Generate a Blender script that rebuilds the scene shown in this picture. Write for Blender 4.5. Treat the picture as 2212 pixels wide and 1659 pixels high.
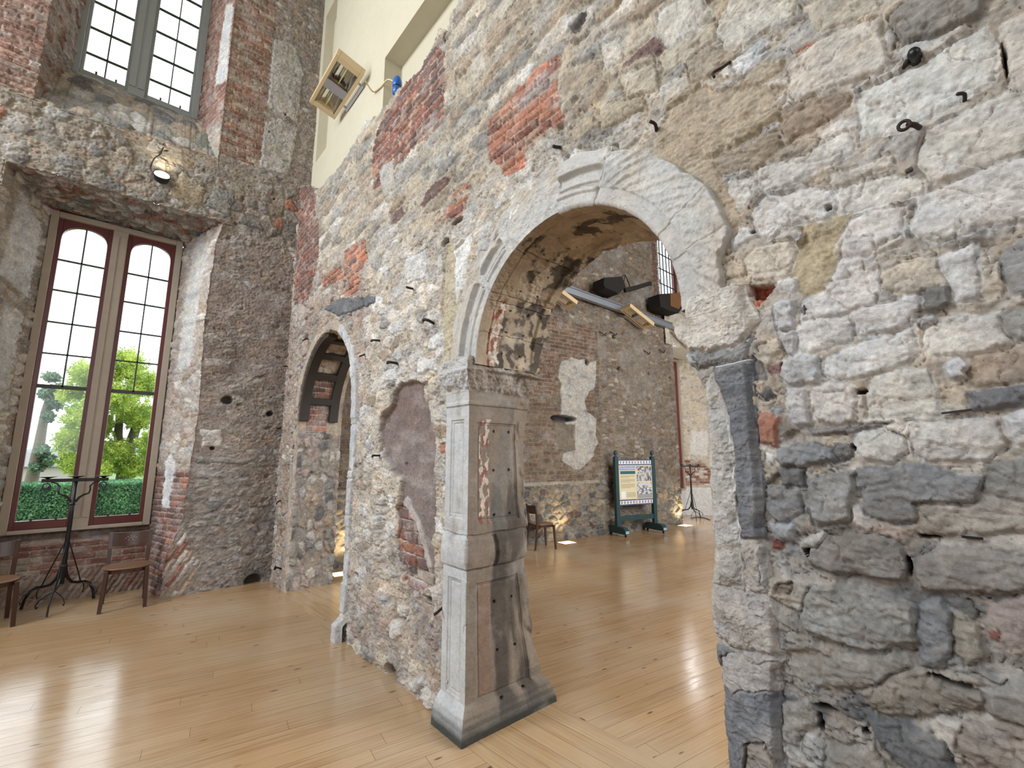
import bpy, math, random
import numpy as np
from mathutils import Vector, Matrix

# ------------------------------------------------------------------ camera, sky, lights, exposure
SC = bpy.context.scene
for o in list(bpy.data.objects):
    bpy.data.objects.remove(o)
COL = SC.collection
FPX, PCX, PCY = 980.0, 1106.0, 829.5
PITCH, YAW, EYE = math.radians(9.0), math.radians(41.0), 1.7
cd = bpy.data.cameras.new('camera')
cd.sensor_fit = 'HORIZONTAL'
cd.sensor_width = 36.0
cd.lens = 36.0 * FPX / 2212.0
cd.clip_start, cd.clip_end = 0.05, 600
cam = bpy.data.objects.new('camera', cd)
cam.location = (0, 0, EYE)
cam.rotation_euler = (math.pi / 2 + PITCH, 0, -YAW)
COL.objects.link(cam)
SC.camera = cam

W = bpy.data.worlds.new('overcast_sky')
SC.world = W
W.use_nodes = True
bg = W.node_tree.nodes['Background']
bg.inputs[0].default_value = (0.90, 0.95, 1.0, 1)
bg.inputs[1].default_value = 3.2

def area(name, loc, target, sx, sy, power, col=(1, 1, 1)):
    l = bpy.data.lights.new(name, 'AREA')
    l.shape = 'RECTANGLE'
    l.size, l.size_y = sx, sy
    l.energy = power
    l.color = col
    o = bpy.data.objects.new(name, l)
    o.location = loc
    o.rotation_euler = (Vector(target) - Vector(loc)).to_track_quat('-Z', 'Y').to_euler()
    COL.objects.link(o)
    return o
area('daylight_upper_window_deep', (-4.95, 5.4, 7.3), (1.8, 2.6, 2.2), 1.7, 2.6, 400, (0.90, 0.96, 1.0))
area('daylight_upper_window', (-4.95, 2.0, 7.3), (1.8, 1.6, 2.2), 1.7, 2.6, 150, (0.90, 0.96, 1.0))
area('daylight_side_window_deep', (-4.95, 5.4, 4.0), (1.8, 3.0, 2.2), 1.7, 3.0, 66, (0.90, 0.96, 1.0))
area('daylight_side_window', (-4.95, 2.0, 4.0), (1.8, 2.2, 2.4), 1.7, 3.0, 30, (0.90, 0.96, 1.0))
area('daylight_rear_window', (-1.6, -4.7, 4.2), (1.2, 2.0, 2.0), 2.4, 4.4, 20, (0.90, 0.96, 1.0))
area('daylight_far_room_window', (7.5, -2.6, 4.6), (8.0, 3.2, 0.0), 6.0, 4.0, 520, (1.0, 0.98, 0.95))

area('daylight_far_bay', (11.55, 6.86, 2.7), (7.0, 2.0, .4), .8, 3.0, 110, (0.95, 0.98, 1.0))
SC.view_settings.view_transform = 'Standard'
SC.view_settings.look = 'None'
SC.view_settings.gamma = 1.0
SC.view_settings.exposure = 0.16
SC.view_settings.use_curve_mapping = False
SC.cycles.use_denoising = True
SC.cycles.max_bounces = 6
SC.cycles.transparent_max_bounces = 12
SC.cycles.sample_clamp_indirect = 6.0

# ------------------------------------------------------------------ survey helpers (pixel of the photograph -> point on a real plane)
FW = np.array([math.sin(YAW) * math.cos(PITCH), math.cos(YAW) * math.cos(PITCH), math.sin(PITCH)])
RT = np.array([math.cos(YAW), -math.sin(YAW), 0.0])
UP = np.cross(RT, FW)
EY = np.array([0, 0, EYE])
def ray(x, y): return FW + RT * (x - PCX) / FPX - UP * (y - PCY) / FPX
def onx(x, y, a):
    d = ray(x, y); return EY + d * (a / d[0])
def ony(x, y, b):
    d = ray(x, y); return EY + d * (b / d[1])
def onz(x, y, z=0.0):
    d = ray(x, y); return EY + d * ((z - EYE) / d[2])
WX = 1.81                                                     # plane of the arched wall
def wpx(pts, ox=0.0, oy=0.0, s=1.0, X=WX):
    return [tuple(onx(ox + p[0] / s, oy + p[1] / s, X)[1:]) for p in pts]

def lin(c):
    c = np.array(c[:3], float) / 255.0
    return np.where(c <= 0.04045, c / 12.92, ((c + 0.055) / 1.055) ** 2.4)
def lin4(*c): return tuple(lin(c)) + (1.0,)

# ------------------------------------------------------------------ numpy noise
F32 = np.float32
SATUR, VALUE = 0.72, 0.90                                     # overall calibration of the painted stone colours
def h2(ix, iy, seed):
    h = ix.astype(np.int64) * 374761393 + iy.astype(np.int64) * 668265263 + seed * 974711
    h = (h & 0xffffffff).astype(np.uint32)
    h ^= h >> np.uint32(13); h *= np.uint32(1274126177); h ^= h >> np.uint32(16)
    h *= np.uint32(2246822519); h ^= h >> np.uint32(13)
    return (h.astype(F32) / F32(4294967295.0))
def pn(x, y, seed):
    x = np.asarray(x, F32); y = np.asarray(y, F32)
    ix = np.floor(x).astype(np.int32); iy = np.floor(y).astype(np.int32)
    fx = x - ix; fy = y - iy
    u = fx * fx * (3 - 2 * fx); v = fy * fy * (3 - 2 * fy)
    def g(i, j):
        a = h2(ix + i, iy + j, seed) * F32(6.2831853)
        return np.cos(a) * (fx - i) + np.sin(a) * (fy - j)
    a = g(0, 0); b = g(1, 0); c = g(0, 1); d = g(1, 1)
    return (a + (b - a) * u + (c - a) * v + (a - b - c + d) * u * v) * F32(1.5)
def fbm(x, y, seed, octv=4, gain=0.5):
    t = np.zeros(np.shape(x), F32); a = F32(1.0); n = 0; f = 1.0
    for k in range(octv):
        t += a * pn(np.asarray(x, F32) * f, np.asarray(y, F32) * f, seed + 17 * k); n += a; a = a * F32(gain); f *= 2.03
    return t / n
def ss(a, b, x):
    t = np.clip((x - a) / (b - a), 0, 1); return t * t * (3 - 2 * t)
def voro(x, y, seed, jit=0.85):
    x = np.asarray(x, F32); y = np.asarray(y, F32)
    ix = np.floor(x).astype(np.int32); iy = np.floor(y).astype(np.int32)
    fx = x - ix; fy = y - iy
    best = np.full(x.shape, 9.0, F32); bx = np.zeros(x.shape, F32); by = np.zeros(x.shape, F32)
    bi = ix.copy(); bj = iy.copy()
    def site(i, j):
        cx = ix + i; cy = iy + j
        return cx, cy, i + 0.5 + jit * (h2(cx, cy, seed) - 0.5) - fx, j + 0.5 + jit * (h2(cx, cy, seed + 5) - 0.5) - fy
    for j in (-1, 0, 1):
        for i in (-1, 0, 1):
            cx, cy, px, py = site(i, j)
            d = px * px + py * py; m = d < best
            best[m] = d[m]; bx[m] = px[m]; by[m] = py[m]; bi[m] = cx[m]; bj[m] = cy[m]
    e = np.full(x.shape, 9.0, F32)
    for j in (-2, -1, 0, 1, 2):
        for i in (-2, -1, 0, 1, 2):
            if abs(i) + abs(j) == 4: continue
            cx, cy, px, py = site(i, j)
            dx = px - bx; dy = py - by; l = np.sqrt(dx * dx + dy * dy)
            q = np.where(l > 1e-4, ((px + bx) * dx + (py + by) * dy) * 0.5 / np.maximum(l, 1e-4), 9.0)
            np.minimum(e, q, out=e)
    return bi, bj, e, bx, by
def polysd(U, V, P):
    """signed distance, positive inside"""
    P = np.array(P, F32); n = len(P)
    d = np.full(U.shape, 1e9, F32); ins = np.zeros(U.shape, bool)
    for k in range(n):
        a = P[k]; b = P[(k + 1) % n]; ex, ey = b - a
        wx = U - a[0]; wy = V - a[1]
        t = np.clip((wx * ex + wy * ey) / max(ex * ex + ey * ey, 1e-9), 0, 1)
        dx = wx - ex * t; dy = wy - ey * t
        d = np.minimum(d, dx * dx + dy * dy)
        if abs(ey) > 1e-9:
            c = ((a[1] > V) != (b[1] > V)) & (U < ex * (V - a[1]) / ey + a[0])
            ins ^= c
    d = np.sqrt(d)
    return np.where(ins, d, -d)

# ------------------------------------------------------------------ painted height fields: masonry with real relief and its own stone colours
WHITE, WARMW, CREAM, TAN, PINK = (212, 206, 200), (200, 190, 178), (196, 180, 156), (166, 146, 122), (170, 148, 136)
GREY, DGREY, LGREY, BLUEG = (146, 140, 132), (110, 108, 107), (175, 168, 160), (131, 132, 134)
ORANGE, RED, PURPLE, MORTAR, OCHRE = (180, 116, 86), (148, 92, 76), (124, 96, 90), (178, 165, 148), (188, 166, 128)
class Field:
    def __init__(s, U, V, seed=1):
        s.U = U.astype(F32); s.V = V.astype(F32); s.seed = seed
        s.H = np.zeros(U.shape, F32); s.C = np.zeros(U.shape + (3,), F32) + lin(MORTAR).astype(F32)
        s.M = np.zeros(U.shape, F32)
        s.wu = fbm(s.U * 9, s.V * 9, seed + 100, 3) * F32(0.03) + fbm(s.U * 38, s.V * 38, seed + 101, 3) * F32(0.013)
        s.wv = fbm(s.U * 9, s.V * 9, seed + 200, 3) * F32(0.025) + fbm(s.U * 38, s.V * 38, seed + 201, 3) * F32(0.012)
    def box(s, P, pad=0.08):
        P = np.array(P)
        a, b = P.min(0) - pad, P.max(0) + pad
        return np.nonzero((s.U > a[0]) & (s.U < b[0]) & (s.V > a[1]) & (s.V < b[1]))
    def shade(s, idx, col, m, var=0.10, seed=0, fr=14.0):
        """blend flat colour COL, mottled, with weight m at idx"""
        u = s.U[idx]; v = s.V[idx]
        n = fbm(u * fr, v * fr, s.seed + seed + 31, 3) * 1.0 + pn(u * 70, v * 70, s.seed + seed + 33) * 0.5
        c = lin(col).astype(F32)[None, :] * (1 + var * 2.0 * n[..., None])
        s.C[idx] = s.C[idx] * (1 - m[..., None]) + c * m[..., None]
    def stone(s, P, col, h=0.02, edge=0.022, rough=0.006, lay=0.0, warp=1.0, var=0.09, seed=0, dome=0.35, crack=1.0, ang=0.0, grow=0.0):
        idx = s.box(P)
        if len(idx[0]) == 0: return
        u = s.U[idx]; v = s.V[idx]
        d = polysd(u + s.wu[idx] * warp, v + s.wv[idx] * warp, P) + grow
        m = ss(-0.003, 0.004, d)
        top = h * ((1 - dome) * ss(0, edge, d) + dome * (1 - np.exp(-np.maximum(d, 0) / 0.05)))
        n = fbm(u * 10, v * 13, s.seed + seed + 7, 5, 0.62) * rough * 1.9 + (0.4 - np.abs(fbm(u * 9, v * 16, s.seed + seed + 8, 4, .6)) * 1.6) * rough * .9
        if lay:
            n = n + fbm(u * 6 + v * ang, v * 55 + fbm(u * 5, v * 5, seed + 3, 2) * 4, s.seed + seed + 9, 3) * lay
        r = np.abs(fbm(u * 5 + seed, v * 8, s.seed + seed + 71, 3))
        cr = (1 - ss(0.0, 0.035, r)) * crack
        if not lay and rough > .005:
            t = (fbm(u * 7, v * 10, s.seed + seed + 61, 5, .6) * 5 + fbm(u * 2, v * 2, seed + 62, 2)).astype(F32)
            fl = np.floor(t); fr = t - fl
            n = n * .55 + (fl + ss(.36, .64, fr) - .5) * rough * .62
        s.M[idx] = np.maximum(s.M[idx], m * (1 if rough > .005 else .5))
        hh = top + n - cr * 0.006
        s.H[idx] = s.H[idx] * (1 - m) + hh * m
        s.shade(idx, col, m, var, seed)
        ck = (cr * 0.35 * m)[..., None]
        s.C[idx] = s.C[idx] * (1 - ck) + s.C[idx] * lin((190, 150, 115)).astype(F32) * ck
    def rubble(s, mask, su, sv, seed, pal, mw=0.10, hs=0.02, keep=1.0, jit=0.8, lay=0.0, mcol=MORTAR, small=True, crack=0.6, tilt=0.06, warp=1.0):
        """irregular courses of stones where mask (0..1) is set"""
        idx = np.nonzero(mask > 0.01)
        if len(idx[0]) == 0: return
        u = s.U[idx]; v = s.V[idx]; mk = mask[idx].astype(F32)
        x = (u + s.wu[idx] * warp) / su; y = (v + s.wv[idx] * warp) / sv
        x = x + 0.5 * np.floor(y) % 1.0 * 0 + fbm(u * 1.3, v * 1.3, seed + 3, 2) * 0.5
        bi, bj, e, bx, by = voro(x, y, seed, jit)
        r1 = h2(bi, bj, seed + 11); r2 = h2(bi, bj, seed + 12); r3 = h2(bi, bj, seed + 13); r4 = h2(bi, bj, seed + 14)
        m = ss(mw * 0.45, mw, e) * (r4 < keep)
        w = np.cumsum([p[1] for p in pal]); w = w / w[-1]
        cols = np.array([lin(p[0]) for p in pal], F32)
        ci = cols[np.minimum(np.searchsorted(w, r1.ravel()).reshape(r1.shape), len(pal) - 1)] * (0.90 + 0.20 * r2[..., None])
        hh = hs * (0.35 + 0.9 * r3) * (0.6 * ss(mw * 0.5, mw * 1.6, e) + 0.4 * (1 - np.exp(-e / 0.25)))
        hh = hh + tilt * hs * 8 * (bx * (r2 - 0.5) + by * (r4 - 0.5)) * 0.5
        n = fbm(u * 9, v * 12, seed + 40, 5, 0.62)
        rg = 1 - 2 * np.abs(fbm(u * 8, v * 12, seed + 41, 4, .6)) * 1.6
        hh = hh + n * 0.012 + rg * 0.005
        if lay: hh = hh + fbm(u * 7, v * 60, seed + 44, 3) * lay
        cr = (1 - ss(0, 0.03, np.abs(fbm(u * 6, v * 9, seed + 46, 3)))) * crack
        hh = hh - cr * 0.005
        mo = fbm(u * 20, v * 20, seed + 50, 4, 0.6) * 0.007 + pn(u * 5, v * 5, seed + 51) * 0.004 + 0.003
        mc = np.tile(lin(mcol).astype(F32), (len(u), 1))
        if small:
            b2 = voro(u / 0.055, v / 0.042, seed + 60, 0.9)
            q = h2(b2[0], b2[1], seed + 61); k = ss(0.12, 0.25, b2[2]) * (q > 0.62)
            mo = mo + k * 0.008
            pc = cols[(h2(b2[0], b2[1], seed + 62) * len(pal)).astype(int) % len(pal)]
            mc = mc * (1 - k[..., None] * 0.75) + pc * k[..., None] * 0.75
        var = (1 + 0.20 * fbm(u * 11, v * 13, seed + 70, 4, 0.6))[..., None]
        c = (mc * (1 - m[..., None]) + ci * m[..., None]) * var
        hole = ss(0.42, 0.52, fbm(u * 4.5, v * 6, seed + 80, 3)) * (1 - m)
        nh = mo * (1 - m) + hh * m - hole * 0.03
        s.H[idx] = s.H[idx] * (1 - mk) + nh * mk
        s.C[idx] = s.C[idx] * (1 - mk[..., None]) + c * mk[..., None]
    def bricks(s, mask, seed, pal, bw=0.23, bh=0.075, mw=0.008, hs=0.012, mcol=MORTAR, erode=0.5, rot=0.0):
        idx = np.nonzero(mask > 0.01)
        if len(idx[0]) == 0: return
        u0 = s.U[idx] + s.wu[idx] * 0.35; v0 = s.V[idx] + s.wv[idx] * 0.3; mk = mask[idx].astype(F32)
        cr_, sr_ = math.cos(rot), math.sin(rot)
        u = u0 * cr_ + v0 * sr_; v = -u0 * sr_ + v0 * cr_
        row = np.floor(v / bh); x = u / bw + 0.5 * (row % 2) + 0.13 * h2(row.astype(int), row.astype(int) * 0, seed)
        col_ = np.floor(x); fx = (x - col_) * bw; fy = v - row * bh
        e = np.minimum(np.minimum(fx, bw - fx), np.minimum(fy, bh - fy))
        ci_, ri_ = col_.astype(int), row.astype(int)
        r1 = h2(ci_, ri_, seed + 1); r2 = h2(ci_, ri_, seed + 2); r3 = h2(ci_, ri_, seed + 3)
        w = np.cumsum([p[1] for p in pal]); w = w / w[-1]
        cols = np.array([lin(p[0]) for p in pal], F32)
        ci = cols[np.minimum(np.searchsorted(w, r1.ravel()).reshape(r1.shape), len(pal) - 1)] * (0.82 + 0.36 * r2[..., None])
        m = ss(mw * 0.5, mw, e)
        n = fbm(u0 * 18, v0 * 22, seed + 9, 4, 0.55)
        hh = hs * (0.4 + 0.8 * r3) * ss(mw * 0.5, mw * 2, e) + n * 0.007 - ss(0.6, 0.9, r3) * erode * 0.02
        var = (1 + 0.22 * fbm(u0 * 14, v0 * 16, seed + 21, 4, 0.6))[..., None]
        smear = ss(0.02, 0.36, fbm(u0 * 5, v0 * 5, seed + 30, 5, .6)) * 0.7
        c = np.where(m[..., None] > 0.5, ci, lin(mcol).astype(F32)) * var
        c = c * (1 - smear[..., None]) + lin(mcol).astype(F32) * var * smear[..., None]
        nh = m * hh + (1 - m) * (n * 0.004 - 0.004) + smear * 0.004
        s.H[idx] = s.H[idx] * (1 - mk) + nh * mk
        s.C[idx] = s.C[idx] * (1 - mk[..., None]) + c * mk[..., None]
    def polymask(s, P, soft=0.008, warp=1.0, pad=0.1):
        m = np.zeros(s.U.shape, F32); idx = s.box(P, pad)
        if len(idx[0]):
            d = polysd(s.U[idx] + s.wu[idx] * warp, s.V[idx] + s.wv[idx] * warp, P)
            m[idx] = ss(-soft, soft, d)
        return m
    def plaster(s, mask, col, h=0.0, var=0.05, bump=0.0015, seed=0):
        idx = np.nonzero(mask > 0.01)
        if len(idx[0]) == 0: return
        mk = mask[idx]; u = s.U[idx]; v = s.V[idx]
        hh = h + fbm(u * 4, v * 4, s.seed + seed + 5, 3) * bump * 2 + fbm(u * 30, v * 30, s.seed + seed + 6, 3) * bump
        s.H[idx] = s.H[idx] * (1 - mk) + hh * mk
        s.shade(idx, col, mk, var, seed, 5.0)
    def hole(s, u, v, ru, rv, depth, col=(70, 56, 46), soft=0.3):
        idx = s.box([(u - ru, v - rv), (u + ru, v + rv)], 0.05)
        if len(idx[0]) == 0: return
        d = np.sqrt(((s.U[idx] + s.wu[idx] * 0.4 - u) / ru) ** 2 + ((s.V[idx] + s.wv[idx] * 0.4 - v) / rv) ** 2)
        m = 1 - ss(1 - soft, 1, d)
        s.H[idx] = s.H[idx] * (1 - m) - depth * m
        s.shade(idx, col, m * 0.8, 0.1)
    def stain(s, mask, col, amt=0.6):
        mk = (mask * amt)[..., None]
        s.C[:] = s.C * (1 - mk) + lin(col).astype(F32) * mk

def weather(F, k=1.0, mask=1.0, geo=1.0):
    u, v, sd = F.U, F.V, F.seed
    a = fbm(u * 2.2, v * 2.8, sd + 901, 5, .6); b = fbm(u * 8, v * 11, sd + 902, 4, .6); c = fbm(u * 26, v * 34, sd + 903, 3, .6)
    F.C *= np.clip(1 + k * mask * (.32 * a + .34 * b + .26 * c), .35, 1.7)[..., None].astype(F32)
    h = (fbm(u * 4, v * 5, sd + 904, 4, .6) * 1.0 + fbm(u * 17, v * 20, sd + 905, 3) * .5) * k * mask
    F.C[..., 0] *= 1 + .16 * h; F.C[..., 2] *= 1 - .22 * h
    m = ss(.10, .42, fbm(u * 2.6, v * 3.6, sd + 906, 5, .6)) * .38 * k * mask
    F.C[:] = F.C * (1 - m[..., None]) + lin((198, 192, 186)).astype(F32) * (1 + .3 * b[..., None]) * m[..., None]
    m = ss(.14, .46, fbm(u * 3.4, v * 4.2, sd + 907, 5, .6)) * .42 * k * mask
    F.C[:] = F.C * (1 - m[..., None]) + lin((116, 106, 98)).astype(F32) * (1 + .3 * c[..., None]) * m[..., None]
    r1 = np.abs(fbm(u * 4.5, v * 9 , sd + 908, 4, .55)); r2 = np.abs(fbm(u * 13, v * 20, sd + 909, 3, .55))
    F.H += (geo * mask * (-.010 * (1 - ss(0, .035, r1)) - .006 * (1 - ss(0, .05, r2)) + .0035 * b + .004 * c + .0022 * fbm(u * 60, v * 70, sd + 910, 2))).astype(F32)
    cr = ((1 - ss(0, .022, r1)) * .45 * k * mask)[..., None]
    F.C[:] = F.C * (1 - cr) + F.C * lin((170, 140, 112)).astype(F32) * cr

class Patches:
    """several mapped grids joined into one mesh"""
    def __init__(s): s.v, s.c, s.f, s.n = [], [], [], 0
    def add(s, P, C, keep=None, flip=False):
        nr, nc = P.shape[:2]
        g = np.arange(nr * nc, dtype=np.int32).reshape(nr, nc)
        q = np.stack([g[:-1, :-1], g[:-1, 1:], g[1:, 1:], g[1:, :-1]], -1)
        if keep is not None:
            k = keep[:-1, :-1] & keep[:-1, 1:] & keep[1:, 1:] & keep[1:, :-1]
            q = q[k]
        q = q.reshape(-1, 4)
        if flip: q = q[:, ::-1]
        V = P.reshape(-1, 3); Cc = C.reshape(-1, 3)
        used = np.zeros(len(V), bool); used[q.ravel()] = True
        rm = np.cumsum(used) - 1
        s.v.append(V[used].astype(F32)); s.c.append(Cc[used].astype(F32)); s.f.append(rm[q].astype(np.int32) + s.n); s.n += int(used.sum())
    def build(s, name, mat, smooth=True):
        V = np.concatenate(s.v); C = np.concatenate(s.c); lu = C @ np.array([.2126, .7152, .0722], F32); C = np.clip((lu[:, None] + (C - lu[:, None]) * SATUR) * VALUE, 0.004, 0.95); Fc = np.concatenate(s.f)
        me = bpy.data.meshes.new(name)
        me.vertices.add(len(V)); me.vertices.foreach_set('co', V.ravel())
        me.loops.add(Fc.size); me.loops.foreach_set('vertex_index', np.ascontiguousarray(Fc).ravel())
        me.polygons.add(len(Fc)); me.polygons.foreach_set('loop_start', np.arange(0, Fc.size, 4, dtype=np.int32))
        me.update(calc_edges=True)
        me.polygons.foreach_set('use_smooth', np.full(len(Fc), smooth))
        at = me.color_attributes.new('Col', 'FLOAT_COLOR', 'POINT')
        at.data.foreach_set('color', np.concatenate([C, np.ones((len(C), 1), F32)], 1).astype(F32).ravel())
        me.materials.append(mat)
        o = bpy.data.objects.new(name, me); COL.objects.link(o)
        return o

# ------------------------------------------------------------------ materials
def new_mat(name):
    m = bpy.data.materials.new(name); m.use_nodes = True
    nt = m.node_tree; b = nt.nodes['Principled BSDF']
    return m, nt, b
def node(nt, t, **kw):
    n = nt.nodes.new(t)
    for k, v in kw.items(): setattr(n, k, v)
    return n
def plain(name, c, rough=0.5, metal=0.0, spec=0.5, noise=0.12, scale=20.0, bump=0.0, emit=None, es=1.0):
    m, nt, b = new_mat(name)
    b.inputs['Roughness'].default_value = rough; b.inputs['Metallic'].default_value = metal
    b.inputs['Specular IOR Level'].default_value = spec
    tc = node(nt, 'ShaderNodeTexCoord'); nz = node(nt, 'ShaderNodeTexNoise')
    nz.inputs['Scale'].default_value = scale; nz.inputs['Detail'].default_value = 5
    nt.links.new(tc.outputs['Object'], nz.inputs['Vector'])
    mx = node(nt, 'ShaderNodeMix', data_type='RGBA')
    a = lin(c)
    mx.inputs[6].default_value = tuple(a * (1 - noise)) + (1,); mx.inputs[7].default_value = tuple(np.minimum(a * (1 + noise), 1)) + (1,)
    nt.links.new(nz.outputs['Fac'], mx.inputs[0]); nt.links.new(mx.outputs[2], b.inputs['Base Color'])
    if bump:
        bp = node(nt, 'ShaderNodeBump'); bp.inputs['Strength'].default_value = 0.6; bp.inputs['Distance'].default_value = bump
        nt.links.new(nz.outputs['Fac'], bp.inputs['Height']); nt.links.new(bp.outputs['Normal'], b.inputs['Normal'])
    if emit is not None:
        b.inputs['Emission Color'].default_value = lin4(*emit); b.inputs['Emission Strength'].default_value = es
    return m
def masonry_mat(name, fine=0.005, grain=0.30, scale=45.0, rough=0.92):
    m, nt, b = new_mat(name)
    b.inputs['Roughness'].default_value = rough; b.inputs['Specular IOR Level'].default_value = 0.18
    at = node(nt, 'ShaderNodeAttribute', attribute_name='Col')
    geo = node(nt, 'ShaderNodeNewGeometry')
    def nz(sc, det, ro=0.6):
        n = node(nt, 'ShaderNodeTexNoise'); n.inputs['Scale'].default_value = sc; n.inputs['Detail'].default_value = det; n.inputs['Roughness'].default_value = ro
        nt.links.new(geo.outputs['Position'], n.inputs['Vector']); return n
    n1 = nz(scale, 8, 0.68); n2 = nz(scale * 0.28, 5)
    def mr(src, a, bb):
        r = node(nt, 'ShaderNodeMapRange'); r.inputs[1].default_value = 0.25; r.inputs[2].default_value = 0.75; r.inputs[3].default_value = a; r.inputs[4].default_value = bb
        nt.links.new(src.outputs['Fac'], r.inputs[0]); return r
    r1 = mr(n1, 1 - grain, 1 + grain); r2 = mr(n2, 1 - grain * 0.6, 1 + grain * 0.6)
    mu = node(nt, 'ShaderNodeMath', operation='MULTIPLY'); nt.links.new(r1.outputs[0], mu.inputs[0]); nt.links.new(r2.outputs[0], mu.inputs[1])
    mx = node(nt, 'ShaderNodeVectorMath', operation='SCALE')
    nt.links.new(at.outputs['Color'], mx.inputs[0]); nt.links.new(mu.outputs[0], mx.inputs['Scale'])
    nt.links.new(mx.outputs[0], b.inputs['Base Color'])
    bp = node(nt, 'ShaderNodeBump'); bp.inputs['Strength'].default_value = 0.9; bp.inputs['Distance'].default_value = fine
    nt.links.new(n1.outputs['Fac'], bp.inputs['Height'])
    b2 = node(nt, 'ShaderNodeBump'); b2.inputs['Strength'].default_value = 0.7; b2.inputs['Distance'].default_value = fine * 2.5
    nt.links.new(n2.outputs['Fac'], b2.inputs['Height']); nt.links.new(bp.outputs['Normal'], b2.inputs['Normal'])
    nt.links.new(b2.outputs['Normal'], b.inputs['Normal'])
    return m
M_RUB = masonry_mat('rubble_masonry')
M_ASH = masonry_mat('dressed_stone', 0.0016, 0.13, 60.0, 0.85)
M_CREAM = masonry_mat('cream_plaster', 0.0012, 0.04, 12.0, 0.8)

def tag(o, label=None, cat=None, group=None, kind=None):
    if label: o['label'] = label
    if cat: o['category'] = cat
    if group: o['group'] = group
    if kind: o['kind'] = kind
    return o

# ================================================================== the arched wall
def steps(a, b, f):
    out = [a]
    while out[-1] < b: out.append(out[-1] + f(out[-1]))
    return np.array(out)
gy = np.concatenate([np.arange(-1.3, -0.2, 0.012), steps(-0.2, 7.45, lambda y: min(max(0.0034 + 0.0011 * (y - 0.8), 0.0034), 0.0095))])
gz = np.concatenate([np.arange(-0.03, 3.6, 0.0055), np.arange(3.6, 6.5, 0.0085)])
U, V = np.meshgrid(gy, gz)
F = Field(U, V, 11)
U, V = F.U, F.V
lowf = fbm(U * 0.9, V * 0.9, 5, 3)
nz1 = fbm(U * 1.6, V * 1.6, 6, 3) * 0.5
one = np.ones(U.shape, F32)
# base rubble by zone
F.rubble(one, 0.21, 0.115, 301, [(WARMW, 3), (WHITE, 2), (LGREY, 1.5), (CREAM, 2), (TAN, .6), (GREY, 0.3)], mw=0.12, hs=0.018, keep=0.72, mcol=(188, 175, 157))
zl = ss(4.25, 4.6, U + nz1)
F.rubble(zl, 0.16, 0.075, 302, [(PINK, 2.5), (TAN, 2), (LGREY, 1.2), (WARMW, 0.7), (GREY, 0.7), (PURPLE, 0.3)], mw=0.17, hs=0.018, keep=0.55, lay=0.004, mcol=(172, 150, 132))
zu = ss(3.25, 3.6, V + nz1 - 0.18 * np.maximum(U - 2.5, 0)) * (1 - 0.0 * U)
F.rubble(zu, 0.40, 0.125, 303, [(TAN, 2.4), ((170, 161, 148), 2.2), (CREAM, 1.8), ((150, 142, 132), 1.2), (WARMW, 0.8), (PURPLE, 0.12)], mw=0.12, hs=0.022, keep=0.72, lay=0.010, mcol=(178, 163, 140), tilt=0.09)
zr = ss(0.85, 0.6, U + nz1 * 0.2) * ss(3.3, 3.0, V)
F.rubble(zr, 0.16, 0.12, 304, [(LGREY, 2), (WARMW, 1.5), (GREY, 1.5), (CREAM, 1)], mw=0.16, hs=0.020, keep=0.45, mcol=(180, 165, 147))
zg = ss(0.95, 0.6, U + nz1 * 0.2) * ss(1.62, 1.45, V + nz1 * 0.35)
F.rubble(zg, 0.24, 0.13, 305, [(GREY, 3), (DGREY, 1.4), (LGREY, 1.6), (PINK, 0.6), (BLUEG, 1)], mw=0.13, hs=0.024, keep=0.8, lay=0.010, mcol=(150, 140, 130))
zb = ss(2.6, 2.8, U) * ss(4.7, 4.5, U) * ss(0.95, 0.6, V + nz1 * 0.6)
F.rubble(zb, 0.20, 0.13, 306, [(CREAM, 2), (LGREY, 2), (PINK, 1), (GREY, 1), (WARMW, 1)], mw=0.16, hs=0.03, keep=0.6, mcol=(176, 158, 140), lay=0.006)
F.H += lowf * 0.02 + np.where(U > 4.3, 0.012 * fbm(U * 3, V * 5, 8, 3), 0).astype(F32)

def Z1(p): return wpx(p, 1500, 0, 3.107)
def Z2(p): return wpx(p, 1500, 500, 3.107)
def Z3(p): return wpx(p, 1500, 1125, 3.107)
def ZA(p): return wpx(p, 600, 0, 3.16)
def ZB(p): return wpx(p, 550, 650, 3.16)
def ZC(p): return wpx(p, 550, 1134, 3.16)
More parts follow.
